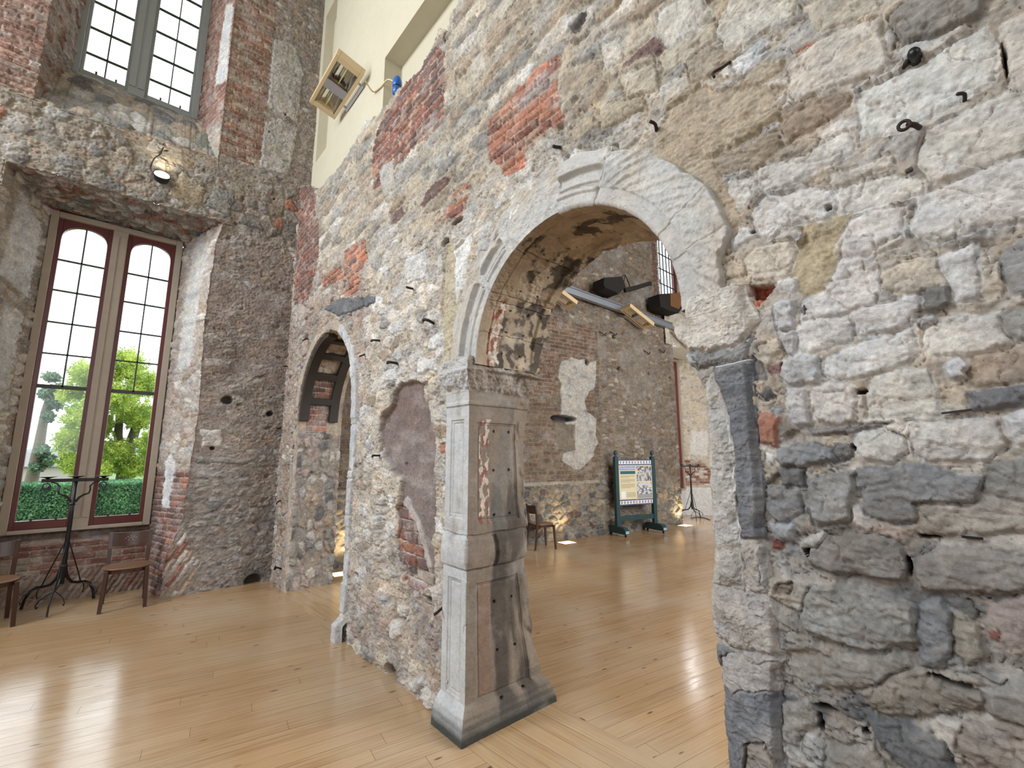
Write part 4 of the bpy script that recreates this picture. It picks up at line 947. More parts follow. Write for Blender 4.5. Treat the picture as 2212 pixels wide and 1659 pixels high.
# ------------------------------------------------------------------ small mesh builder
class MB:
    def __init__(s): s.v, s.f = [], []
    def add(s, vs, fs):
        n = len(s.v); s.v += [tuple(float(c) for c in v) for v in vs]; s.f += [tuple(i + n for i in f) for f in fs]; return s
    def box(s, c, d, M=None):
        vs = [Vector((c[0] + sx * d[0] / 2, c[1] + sy * d[1] / 2, c[2] + sz * d[2] / 2)) for sz in (-1, 1) for sy in (-1, 1) for sx in (-1, 1)]
        if M is not None: vs = [M @ v for v in vs]
        return s.add(vs, [(0, 2, 3, 1), (4, 5, 7, 6), (0, 1, 5, 4), (2, 6, 7, 3), (0, 4, 6, 2), (1, 3, 7, 5)])
    def prism(s, pts, h0, h1, fn=lambda a, b, h: (a, b, h)):
        n = len(pts)
        vs = [fn(p[0], p[1], h0) for p in pts] + [fn(p[0], p[1], h1) for p in pts]
        return s.add(vs, [tuple(range(n))[::-1], tuple(range(n, 2 * n))] + [(i, (i + 1) % n, n + (i + 1) % n, n + i) for i in range(n)])
    def strip(s, A, B, h0, h1, fn):
        """solid between two polylines A and B of equal length, thickness h0..h1"""
        n = len(A); vs = []
        for a, b in zip(A, B): vs += [fn(*a, h0), fn(*b, h0), fn(*b, h1), fn(*a, h1)]
        fs = [(0, 1, 2, 3), (4 * n - 1, 4 * n - 2, 4 * n - 3, 4 * n - 4)]
        for i in range(n - 1):
            for k in range(4): fs.append((4 * i + k, 4 * i + 4 + k, 4 * i + 4 + (k + 1) % 4, 4 * i + (k + 1) % 4))
        return s.add(vs, fs)
    def tube(s, pts, r, n=8, cap=True, flat=None, upv=(0, 0, 1)):
        """sweep; r scalar or list; flat=(w, t) gives a rectangular bar"""
        P = [Vector(p) for p in pts]; m = len(P)
        rs = r if isinstance(r, (list, tuple)) else [r] * m
        ref = Vector(upv); vs = []; N = None
        for i in range(m):
            t = (P[min(i + 1, m - 1)] - P[max(i - 1, 0)]).normalized()
            if N is None:
                N = ref.cross(t)
                if N.length < 1e-4: N = Vector((1, 0, 0)).cross(t)
            N = (N - t * N.dot(t)).normalized(); B = t.cross(N)
            if flat:
                w, h = flat
                k = rs[i] if not isinstance(r, (int, float)) else 1.0
                vs += [P[i] + N * a * w * k + B * b * h for a, b in ((-.5, -.5), (.5, -.5), (.5, .5), (-.5, .5))]
            else:
                vs += [P[i] + (N * math.cos(2 * math.pi * k / n) + B * math.sin(2 * math.pi * k / n)) * rs[i] for k in range(n)]
        k = 4 if flat else n
        fs = [(i * k + a, i * k + (a + 1) % k, (i + 1) * k + (a + 1) % k, (i + 1) * k + a) for i in range(m - 1) for a in range(k)]
        if cap: fs += [tuple(range(k))[::-1], tuple((m - 1) * k + a for a in range(k))]
        return s.add(vs, fs)
    def lathe(s, prof, n=20, c=(0, 0, 0), M=None):
        vs = []; m = len(prof)
        for rr, z in prof:
            for k in range(n):
                a = 2 * math.pi * k / n; v = Vector((c[0] + rr * math.cos(a), c[1] + rr * math.sin(a), c[2] + z)); vs.append(M @ v if M is not None else v)
        fs = [(i * n + a, i * n + (a + 1) % n, (i + 1) * n + (a + 1) % n, (i + 1) * n + a) for i in range(m - 1) for a in range(n)]
        fs += [tuple(range(n))[::-1], tuple((m - 1) * n + a for a in range(n))]
        return s.add(vs, fs)
    def build(s, name, mat, parent=None, smooth=False, bevel=0.0):
        me = bpy.data.meshes.new(name); me.from_pydata(s.v, [], s.f); me.update()
        if smooth: me.polygons.foreach_set('use_smooth', [True] * len(me.polygons))
        for m in (mat if isinstance(mat, (list, tuple)) else [mat]): me.materials.append(m)
        o = bpy.data.objects.new(name, me); COL.objects.link(o)
        if parent is not None: o.parent = parent
        if bevel:
            b = o.modifiers.new('bevel', 'BEVEL'); b.width = bevel; b.segments = 2; b.limit_method = 'ANGLE'
        return o
def empty(name, loc, rz=0.0, label=None, cat=None, group=None):
    e = bpy.data.objects.new(name, None); e.location = loc; e.rotation_euler = (0, 0, rz); e.empty_display_size = .1
    COL.objects.link(e); return tag(e, label, cat, group)
def copy_tree(o, parent=None):
    c = o.copy(); COL.objects.link(c); c.parent = parent
    for ch in [k for k in bpy.data.objects if k.parent == o]: copy_tree(ch, c)
    return c

# ================================================================== floor and ceiling
BDIR = math.radians(-8.6)
def board_mat(name, ang, base, dark, light, width=.118, length=3.1):
    m, nt, b = new_mat(name)
    geo = node(nt, 'ShaderNodeNewGeometry')
    mp = node(nt, 'ShaderNodeMapping'); mp.inputs['Rotation'].default_value = (0, 0, -ang)
    nt.links.new(geo.outputs['Position'], mp.inputs['Vector'])
    L = nt.links.new
    br = node(nt, 'ShaderNodeTexBrick'); br.offset = 0.0; br.offset_frequency = 2
    br.inputs['Scale'].default_value = 1.0; br.inputs['Mortar Size'].default_value = 0.0012; br.inputs['Mortar Smooth'].default_value = .3
    br.inputs['Brick Width'].default_value = length; br.inputs['Row Height'].default_value = width; br.inputs['Bias'].default_value = 0.0
    br.inputs['Color1'].default_value = (0, 0, 0, 1); br.inputs['Color2'].default_value = (1, 1, 1, 1); br.inputs['Mortar'].default_value = (.5, .5, .5, 1)
    
    # per-board offset so that the grain does not run across joints
    sx = node(nt, 'ShaderNodeSeparateXYZ'); L(mp.outputs[0], sx.inputs[0])
    rowf = node(nt, 'ShaderNodeMath', operation='DIVIDE'); L(sx.outputs[1], rowf.inputs[0]); rowf.inputs[1].default_value = width
    row = node(nt, 'ShaderNodeMath', operation='FLOOR'); L(rowf.outputs[0], row.inputs[0])
    wn = node(nt, 'ShaderNodeTexWhiteNoise', noise_dimensions='1D'); L(row.outputs[0], wn.inputs['W'])
    ro = node(nt, 'ShaderNodeMath', operation='MULTIPLY'); L(wn.outputs['Value'], ro.inputs[0]); ro.inputs[1].default_value = 57.3
    ad = node(nt, 'ShaderNodeMath', operation='ADD'); L(sx.outputs[0], ad.inputs[0]); L(ro.outputs[0], ad.inputs[1])
    cb = node(nt, 'ShaderNodeCombineXYZ'); L(ad.outputs[0], cb.inputs[0]); L(sx.outputs[1], cb.inputs[1]); L(cb.outputs[0], br.inputs['Vector'])
    def sc(x, y):
        k = node(nt, 'ShaderNodeVectorMath', operation='MULTIPLY'); k.inputs[1].default_value = (x, y, 1); L(cb.outputs[0], k.inputs[0]); return k
    g = node(nt, 'ShaderNodeTexNoise'); g.inputs['Scale'].default_value = 1; g.inputs['Detail'].default_value = 6; g.inputs['Distortion'].default_value = .6; L(sc(2.2, 60).outputs[0], g.inputs['Vector'])
    g2 = node(nt, 'ShaderNodeTexNoise'); g2.inputs['Scale'].default_value = 1; g2.inputs['Detail'].default_value = 4; L(sc(5, 22).outputs[0], g2.inputs['Vector'])
    wear = node(nt, 'ShaderNodeTexNoise'); wear.inputs['Scale'].default_value = .9; wear.inputs['Detail'].default_value = 5; L(geo.outputs['Position'], wear.inputs['Vector'])
    kn = node(nt, 'ShaderNodeTexVoronoi'); kn.inputs['Scale'].default_value = 1; L(sc(3.2, 11).outputs[0], kn.inputs['Vector'])
    ramp = node(nt, 'ShaderNodeMapRange'); ramp.inputs[1].default_value = .05; ramp.inputs[2].default_value = .12; ramp.inputs[3].default_value = 1; ramp.inputs[4].default_value = 0; L(kn.outputs['Distance'], ramp.inputs[0])
    kc = node(nt, 'ShaderNodeMapRange'); kc.inputs[1].default_value = .30; kc.inputs[2].default_value = .32
    sepc = node(nt, 'ShaderNodeSeparateColor'); L(kn.outputs['Color'], sepc.inputs[0]); L(sepc.outputs[0], kc.inputs[0])
    knm = node(nt, 'ShaderNodeMath', operation='MULTIPLY'); L(ramp.outputs[0], knm.inputs[0]); L(kc.outputs[0], knm.inputs[1])
    dk = node(nt, 'ShaderNodeMapRange'); dk.inputs[1].default_value = .70; dk.inputs[2].default_value = .80; L(g2.outputs['Fac'], dk.inputs[0])
    def mix(fac, a, bb):
        x = node(nt, 'ShaderNodeMix', data_type='RGBA')
        for k, v in ((6, a), (7, bb)):
            if isinstance(v, tuple): x.inputs[k].default_value = lin4(*v)
            else: L(v, x.inputs[k])
        if isinstance(fac, float): x.inputs[0].default_value = fac
        else: L(fac, x.inputs[0])
        return x.outputs[2]
    c1 = mix(br.outputs['Color'], dark, base)
    gm = node(nt, 'ShaderNodeMapRange'); gm.inputs[1].default_value = .3; gm.inputs[2].default_value = .7; gm.inputs[3].default_value = 0.0; gm.inputs[4].default_value = .85; L(g.outputs['Fac'], gm.inputs[0])
    c2 = mix(gm.outputs[0], c1, light)
    wm = node(nt, 'ShaderNodeMapRange'); wm.inputs[1].default_value = .45; wm.inputs[2].default_value = .7; wm.inputs[3].default_value = 0; wm.inputs[4].default_value = .55; L(wear.outputs['Fac'], wm.inputs[0])
    c3 = mix(wm.outputs[0], c2, (188, 172, 148))
    dm = node(nt, 'ShaderNodeMath', operation='MULTIPLY'); L(dk.outputs[0], dm.inputs[0]); dm.inputs[1].default_value = .45
    c4 = mix(dm.outputs[0], c3, (120, 82, 52))
    km = node(nt, 'ShaderNodeMath', operation='MULTIPLY'); L(knm.outputs[0], km.inputs[0]); km.inputs[1].default_value = .85
    c5 = mix(km.outputs[0], c4, (62, 42, 34))
    c6 = mix(br.outputs['Fac'], c5, (96, 72, 50))
    L(c6, b.inputs['Base Color'])
    rr = node(nt, 'ShaderNodeMapRange'); rr.inputs[1].default_value = .3; rr.inputs[2].default_value = .7; rr.inputs[3].default_value = .12; rr.inputs[4].default_value = .22; L(g2.outputs['Fac'], rr.inputs[0])
    L(rr.outputs[0], b.inputs['Roughness']); b.inputs['Specular IOR Level'].default_value = 1.0; b.inputs['IOR'].default_value = 1.55
    iv = node(nt, 'ShaderNodeMath', operation='SUBTRACT'); iv.inputs[0].default_value = 1; L(br.outputs['Fac'], iv.inputs[1])
    bp = node(nt, 'ShaderNodeBump'); bp.inputs['Strength'].default_value = .5; bp.inputs['Distance'].default_value = .003; L(iv.outputs[0], bp.inputs['Height'])
    bp2 = node(nt, 'ShaderNodeBump'); bp2.inputs['Strength'].default_value = .25; bp2.inputs['Distance'].default_value = .002; L(g.outputs['Fac'], bp2.inputs['Height']); L(bp.outputs[0], bp2.inputs['Normal'])
    L(bp2.outputs[0], b.inputs['Normal'])
    return m
M_BOARD = board_mat('pine_boards', BDIR, (166, 132, 94), (146, 112, 76), (182, 152, 116))
M_THRES = board_mat('threshold_boards', math.pi / 2 + math.radians(4), (166, 134, 96), (148, 114, 78), (184, 156, 118), .125, 2.6)
fl = MB()
fl.add([(-7, -5, 0), (17, -5, 0), (17, 8.3, 0), (-7, 8.3, 0)], [(0, 1, 2, 3)])
fl.add([(1.76, .70, .0012), (2.50, .70, .0012), (2.50, 2.70, .0012), (1.76, 2.70, .0012)], [(0, 1, 2, 3)])
fl.add([(1.78, 4.40, .0012), (2.46, 4.40, .0012), (2.46, 6.55, .0012), (1.78, 6.55, .0012)], [(0, 1, 2, 3)])
o = fl.build('floor', [M_BOARD, M_THRES])
o.data.polygons[1].material_index = 1; o.data.polygons[2].material_index = 1
tag(o, 'polished honey pine floorboards with dark knots', 'floor', kind='structure')
M_CEIL = plain('ceiling_paint', (210, 206, 198), .9)
o = MB().add([(-7, -5, 9.55), (17, -5, 9.55), (17, 8.3, 9.55), (-7, 8.3, 9.55)], [(0, 3, 2, 1)]).build('ceiling', M_CEIL)
tag(o, 'plain pale ceiling high above', 'ceiling', kind='structure')
lw = MB()
for x0, x1, y0, y1 in ((-5.4, -5.1, -5.2, 1.1), (-5.4, -5.1, 2.9, 4.5), (-5.4, -5.1, 6.3, 8.3)): lw.box(((x0 + x1) / 2, (y0 + y1) / 2, 4.77), (x1 - x0, y1 - y0, 9.55))
lw.box((-5.25, 1.5, 1.2), (.3, 13, 2.4)).box((-5.25, 1.5, 9.1), (.3, 13, .9)).box((-5.25, 1.5, 5.75), (.3, 13, .5))
for x0, x1 in ((-5.2, -2.9), (-.3, 3.0)): lw.box(((x0 + x1) / 2, -5.0, 4.77), (x1 - x0, .3, 9.55))
lw.box((-1.6, -5.0, .9), (2.6, .3, 1.8)).box((-1.6, -5.0, 8.0), (2.6, .3, 3.1)).box((-4.0, 7.6, 4.77), (2.65, .6, 9.55)).box((1.95, -3.2, 4.77), (.2, 3.8, 9.55))
o = lw.build('wall_left', M_RUB)
o.data.color_attributes.new('Col', 'FLOAT_COLOR', 'POINT').data.foreach_set('color', list(lin4(168, 156, 142)) * len(o.data.vertices))
tag(o, 'plain stone side and rear walls with tall window openings', 'wall', kind='structure')
# side wall and partition of the far room, outside the picture
o = MB().box((16.2, 1.5, 4.77), (.3, 13, 9.55)).box((3.2, -3.0, 4.77), (1.6, .4, 9.55)).box((13.5, -3.0, 4.77), (5.0, .4, 9.55)).box((7.5, -3.0, 1.0), (7.2, .4, 2.0)).build('wall_east', M_RUB)
o.data.color_attributes.new('Col', 'FLOAT_COLOR', 'POINT').data.foreach_set('color', list(lin4(150, 135, 118)) * len(o.data.vertices))
tag(o, 'plain stone side wall of the far room', 'wall', kind='structure')

# ================================================================== windows
M_FRAME = plain('window_stone_paint', (168, 156, 142), .7, noise=.10, scale=9, bump=.001)
M_SASH = plain('oxblood_paint', (98, 44, 40), .35, noise=.10, scale=8)
M_BAR = plain('glazing_bar_iron', (58, 56, 58), .45, noise=.1)
M_GREYP = plain('grey_window_paint', (142, 146, 144), .6, noise=.08, scale=9)
def glass_mat():
    m = bpy.data.materials.new('window_glass'); m.use_nodes = True; nt = m.node_tree; nt.nodes.clear()
    out = node(nt, 'ShaderNodeOutputMaterial'); mx = node(nt, 'ShaderNodeMixShader'); tr = node(nt, 'ShaderNodeBsdfTransparent'); gl = node(nt, 'ShaderNodeBsdfGlossy')
    gl.inputs['Roughness'].default_value = .02; tr.inputs[0].default_value = (.97, .985, .98, 1)
    mx.inputs[0].default_value = .018
    nt.links.new(tr.outputs[0], mx.inputs[1]); nt.links.new(gl.outputs[0], mx.inputs[2]); nt.links.new(mx.outputs[0], out.inputs[0])
    return m
M_GLASS = glass_mat()
def light_window(name, y, xl, xr, z0, z1, mx, mw, fw, cols, rows_l, zbar, arched, frame_m, sash_m, label, sw=.045, fd=.16):
    """two-light window: frame, mullion, two sashes with bars and panes; rows_l = heights of horizontal bars"""
    w = empty(name, ((xl + xr) / 2, y, z0), 0, label, 'window'); w['kind'] = 'structure'
    ox, oy, oz = (xl + xr) / 2, y, z0
    f = MB()
    f.box((xl - ox + fw / 2, .0, (z1 - z0) / 2), (fw, fd, z1 - z0)).box((xr - ox - fw / 2, .0, (z1 - z0) / 2), (fw, fd, z1 - z0))
    f.box((0, .0, z1 - z0 - fw / 2), (xr - xl - 2 * fw, fd, fw)).box((0, .0, .02), (xr - xl - 2 * fw, fd + .02, .04))
    f.build('frame', frame_m, w, bevel=.006)
    m_ = MB().box((mx - ox, -.004, (z1 - z0 - fw + .04) / 2), (mw, fd, z1 - z0 - fw - .04)).box((mx - ox - mw * .26, -fd / 2 - .008, (z1 - z0) / 2), (mw * .40, .016, z1 - z0 - .3)).box((mx - ox + mw * .26, -fd / 2 - .008, (z1 - z0) / 2), (mw * .40, .016, z1 - z0 - .3))
    m_.build('mullion', frame_m, w, bevel=.004)
    for a, b in ((xl + fw, mx - mw / 2), (mx + mw / 2, xr - fw)):
        zb, zt = .04, z1 - z0 - fw
        A, B = a - ox, b - ox
        s = MB()
        s.box((A + sw / 2, 0, (zb + zt) / 2), (sw, .07, zt - zb)).box((B - sw / 2, 0, (zb + zt) / 2), (sw, .07, zt - zb)).box(((A + B) / 2, 0, zb + .05), (B - A - 2 * sw, .07, .10))
        ia, ib = A + sw, B - sw
        if arched:
            n = 18; hw = (ib - ia) / 2; sp = zt - arched - .06
            low = [(ia + hw * (1 - math.cos(math.pi * k / n)), sp + arched * math.sin(math.pi * k / n) ** .75) for k in range(n + 1)]
            top = [(p[0], zt) for p in low]
            s.strip(low, top, -.035, .035, lambda a_, b_, h: (a_, h, b_))
        else:
            s.box(((A + B) / 2, 0, zt - sw / 2), (ib - ia, .07, sw))
        so_ = s.build('sash', sash_m, w, bevel=.003)
        g = MB()
        for zr_ in rows_l:
            t = .045 if abs(zr_ - zbar) < 1e-6 else .016
            g.box(((A + B) / 2, 0, zr_ - z0), (ib - ia, .04, t))
        ztop = zt - .07 if arched else zt - sw
        zlow = (zbar - z0) if zbar else zb + .1
        if zbar is not None and zbar < z0 + .1: zlow = zb + .1
        for k in range(1, cols):
            xk = ia + (ib - ia) * k / cols
            g.box((xk, 0, (zlow + ztop) / 2), (.016, .04, ztop - zlow))
        g.build('glazing_bar', M_BAR, so_)
        for k in (.3, .78):
            MB().box((ia + (ib - ia) * k, -.04, zb + .115), (.022, .02, .035)).build('sash_clip', M_BAR, so_)
        p = MB().box(((A + B) / 2, .004, (zb + zt) / 2), (ib - ia + .01, .004, zt - zb - .06)).build('pane', M_GLASS, so_)
    return w
rows1 = [ony(x, y, 7.93)[2] for x, y in ((128, 559.8), (117, 625), (106, 693.7), (95, 761.7), (84, 833))]
light_window('window_1', 7.95, -.905, .462, .80, 4.80, -.222, .155, .075, 2, rows1, rows1[-1], .22, M_FRAME, M_SASH, 'tall lower two-light window with oxblood sashes and arched heads')
light_window('window_2', 8.08, -.975, .462, 6.84, 9.6, -.288, .19, .085, 2, [7.27, 7.68, 8.10, 8.5, 8.9, 9.3], 6.86, 0, M_GREYP, M_GREYP, 'upper two-light window with grey frame and square panes', sw=.035)
light_window('window_3', 7.02, 11.25, 12.82, .72, 4.6, 12.03, .155, .075, 2, [2.5, 2.95, 3.4, 3.85, 4.2], 2.5, .22, M_FRAME, M_SASH, 'oxblood window edge beyond the far wall, seen sideways', sw=.13)
light_window('window_4', 7.25, 11.2, 13.42, 5.62, 9.4, 12.25, .14, .06, 5, [6.1, 6.6, 7.1, 7.6, 8.1, 8.6], 5.7, .25, M_SASH, M_SASH, 'upper far window glimpsed beside the arch ring')

# ================================================================== garden outside
M_LAWN = plain('lawn', (96, 120, 66), .95, noise=.25, scale=3)
o = MB().add([(-90, 8.6, -1.0), (90, 8.6, -1.0), (90, 160, -1.0), (-90, 160, -1.0)], [(0, 1, 2, 3)]).build('lawn', M_LAWN)
tag(o, 'green lawn outside behind the hedge', 'grass'); o['kind'] = 'structure'
o = MB().add([(-60, -40, -1.0), (60, -40, -1.0), (60, -5.2, -1.0), (-60, -5.2, -1.0)], [(0, 1, 2, 3)]).build('forecourt', plain('gravel', (170, 160, 146), .95, noise=.2, scale=4))
tag(o, 'pale gravel outside behind the camera', 'gravel'); o['kind'] = 'structure'
def leaf_mat(name, c1, c2, trans=.35):
    m = bpy.data.materials.new(name); m.use_nodes = True; nt = m.node_tree; b = nt.nodes['Principled BSDF']
    oi = node(nt, 'ShaderNodeNewGeometry'); nz = node(nt, 'ShaderNodeTexNoise'); nz.inputs['Scale'].default_value = 2.2; nz.inputs['Detail'].default_value = 6
    nt.links.new(oi.outputs['Position'], nz.inputs['Vector'])
    r = node(nt, 'ShaderNodeMapRange'); r.inputs[1].default_value = .35; r.inputs[2].default_value = .65; nt.links.new(nz.outputs['Fac'], r.inputs[0])
    mx = node(nt, 'ShaderNodeMix', data_type='RGBA'); mx.inputs[6].default_value = lin4(*c1); mx.inputs[7].default_value = lin4(*c2); nt.links.new(r.outputs[0], mx.inputs[0])
    nt.links.new(mx.outputs[2], b.inputs['Base Color']); b.inputs['Roughness'].default_value = .5
    tr = node(nt, 'ShaderNodeBsdfTranslucent'); nt.links.new(mx.outputs[2], tr.inputs[0]); ms = node(nt, 'ShaderNodeMixShader'); ms.inputs[0].default_value = trans
    out = nt.nodes['Material Output']; nt.links.new(b.outputs[0], ms.inputs[1]); nt.links.new(tr.outputs[0], ms.inputs[2]); nt.links.new(ms.outputs[0], out.inputs[0])
    return m
def leaves(rng, centres, n, size, mat, name, parent):
    """centres: list of (c, radii); random leaf quads in the ellipsoids' outer shells"""
    cs = np.array([c for c, r in centres]); rs = np.array([r for c, r in centres]); wts = np.prod(rs, 1) ** (2 / 3); k = rng.choice(len(cs), n, p=wts / wts.sum())
    d = rng.normal(size=(n, 3)); d /= np.linalg.norm(d, axis=1)[:, None]; rad = rng.uniform(.35, 1.0, (n, 1)) * (1 + .28 * np.sin(d[:, :1] * 9 + k[:, None]) * np.sin(d[:, 2:] * 8))
    c = cs[k] + d * rad * rs[k]
    a = rng.normal(size=(n, 3)); a /= np.linalg.norm(a, axis=1)[:, None]; b = np.cross(a, rng.normal(size=(n, 3))); b /= np.linalg.norm(b, axis=1)[:, None]
    s_ = size * rng.uniform(.6, 1.3, (n, 1))
    V = np.stack([c - a * s_, c - b * s_ * .45, c + a * s_, c + b * s_ * .45], 1).reshape(-1, 3)
    me = bpy.data.meshes.new(name); me.vertices.add(len(V)); me.vertices.foreach_set('co', V.astype(F32).ravel())
    me.loops.add(4 * n); me.loops.foreach_set('vertex_index', np.arange(4 * n, dtype=np.int32)); me.polygons.add(n); me.polygons.foreach_set('loop_start', np.arange(0, 4 * n, 4, dtype=np.int32)); me.update(calc_edges=True)
    me.materials.append(mat); o = bpy.data.objects.new(name, me); COL.objects.link(o); o.parent = parent; return o
M_BARK = plain('bark', (104, 96, 84), .9, noise=.3, scale=12, bump=.02)
M_LEAF1 = leaf_mat('bright_leaves', (104, 140, 52), (200, 212, 96)); M_LEAF2 = leaf_mat('dark_leaves', (70, 98, 76), (116, 142, 108), .25); M_HEDGE = leaf_mat('hedge_leaves', (72, 118, 88), (120, 170, 118), .2)
def wpt(x, y, Y): return Vector(ony(x, y, Y))
# bright tree on the right (two leaning trunks), 24 m out
Yt = 22.0
rng = np.random.default_rng(3)
t = empty('broadleaf_tree', wpt(262, 1045, Yt) * 1.0, 0, 'bright yellow-green broadleaf tree filling the right window light', 'tree'); t.location.z = -1
def rel(v, e): return Vector(v) - e.location
tr = MB()
tr.tube([rel((wpt(262, 1045, Yt).x, Yt, -1), t), rel(wpt(268, 1020, Yt), t), rel(wpt(282, 960, Yt), t), rel(wpt(300, 905, Yt), t), rel(wpt(330, 880, Yt), t)], [.26, .22, .18, .14, .08], 10)
tr.tube([rel(wpt(268, 1020, Yt), t), rel(wpt(255, 940, Yt), t), rel(wpt(262, 860, Yt), t), rel(wpt(250, 800, Yt), t)], [.16, .13, .10, .05], 8)
tr.build('trunk', M_BARK, t, True)
cl = [(270, 790, 46, 44), (235, 800, 30, 34), (310, 830, 44, 46), (180, 810, 34, 38), (250, 860, 50, 44), (300, 900, 46, 44), (220, 920, 30, 40), (175, 900, 36, 46), (150, 950, 34, 42), (330, 960, 40, 46), (250, 980, 40, 44), (160, 1000, 34, 34), (290, 1010, 46, 30), (205, 980, 30, 40), (145, 850, 22, 26), (190, 850, 34, 34), (225, 1010, 26, 24)]
k = np.linalg.norm(wpt(270, 900, Yt) - wpt(271, 900, Yt))
leaves(rng, [(tuple(rel(wpt(x, y, Yt + rng.uniform(-2, 2)), t)), (a * k, 1.3, b * k)) for x, y, a, b in cl], 90000, .045, M_LEAF1, 'foliage', t)
t = empty('conifer_tree', (wpt(70, 1045, 26).x, 26, -1), 0, 'thin dark tree with a bare leaning trunk left in the window', 'tree')
tr = MB().tube([rel((wpt(70, 1045, 26).x - .1, 26, -1), t), rel(wpt(70, 1030, 26), t), rel(wpt(85, 960, 26), t), rel(wpt(97, 890, 26), t), rel(wpt(112, 830, 26), t)], [.22, .20, .17, .13, .06], 10)
tr.build('trunk', M_BARK, t, True)
k = np.linalg.norm(wpt(90, 900, 26) - wpt(91, 900, 26))
leaves(rng, [(tuple(rel(wpt(x, y, 26), t)), (a * k, .8, b * k)) for x, y, a, b in [(112, 815, 22, 14), (100, 850, 18, 18), (120, 870, 20, 22), (92, 975, 16, 22), (108, 995, 14, 18), (82, 1010, 18, 16), (105, 900, 14, 20), (128, 840, 14, 16)]], 16000, .06, M_LEAF2, 'foliage', t)
h = empty('hedge', (0, 14.8, -1.0), 0, 'long clipped dark green hedge below the window trees', 'hedge')
MB().box((0, 0, 1.0), (16, 1.3, 2.0)).build('core', plain('hedge_shade', (36, 56, 40), .9, noise=.3, scale=14), h)
n = 90000; X = rng.uniform(-3.2, 2.0, n); top = rng.uniform(0, 1, n) < .15
px_ = np.where(top, rng.uniform(-.7, .7, n), -.70 + rng.uniform(-.06, .05, n)); pz = np.where(top, 2.05 + rng.uniform(-.05, .06, n), rng.uniform(0, 2.08, n))
c = np.stack([X, px_ + .04 * np.sin(X * 5) * np.cos(pz * 6), pz], 1); a = rng.normal(size=(n, 3)); a /= np.linalg.norm(a, axis=1)[:, None]; b = np.cross(a, rng.normal(size=(n, 3))); b /= np.linalg.norm(b, axis=1)[:, None]
V4 = np.stack([c - a * .030, c - b * .016, c + a * .030, c + b * .016], 1).reshape(-1, 3)
me = bpy.data.meshes.new('leaf_face'); me.vertices.add(4 * n); me.vertices.foreach_set('co', V4.astype(F32).ravel()); me.loops.add(4 * n); me.loops.foreach_set('vertex_index', np.arange(4 * n, dtype=np.int32)); me.polygons.add(n); me.polygons.foreach_set('loop_start', np.arange(0, 4 * n, 4, dtype=np.int32)); me.update(calc_edges=True); me.materials.append(M_HEDGE)
o = bpy.data.objects.new('leaf_face', me); COL.objects.link(o); o.parent = h
# distant hill and barn
M_HILL = plain('hill_haze', (150, 172, 176), 1.0, noise=.06, scale=.05)
hb = MB(); xs_ = np.linspace(-80, 60, 40); zt_ = [wpt(90, 962, 120).z + 1.2 * math.sin(x * .06) for x in xs_]
hb.strip([(x, -1.0) for x in xs_], list(zip(xs_, zt_)), 118, 150, lambda a_, b_, hh: (a_, hh, b_))
o = hb.build('hill', M_HILL); tag(o, 'pale blue distant hill on the horizon', 'hill'); o['kind'] = 'structure'
bn = empty('stone_barn', (wpt(110, 1020, 45).x, 45, -1), 0, 'low grey barn roof far behind the thin trunk', 'building')
MB().box((0, 0, 1.0), (5.0, 3, 2.0)).build('wall', plain('barn_stone', (160, 152, 144), .9), bn)
MB().prism([(-1.8, 2.0), (1.8, 2.0), (0, 3.0)], -2.7, 2.7, lambda a_, b_, hh: (hh, a_, b_)).build('roof', plain('barn_slate', (128, 124, 124), .8), bn)

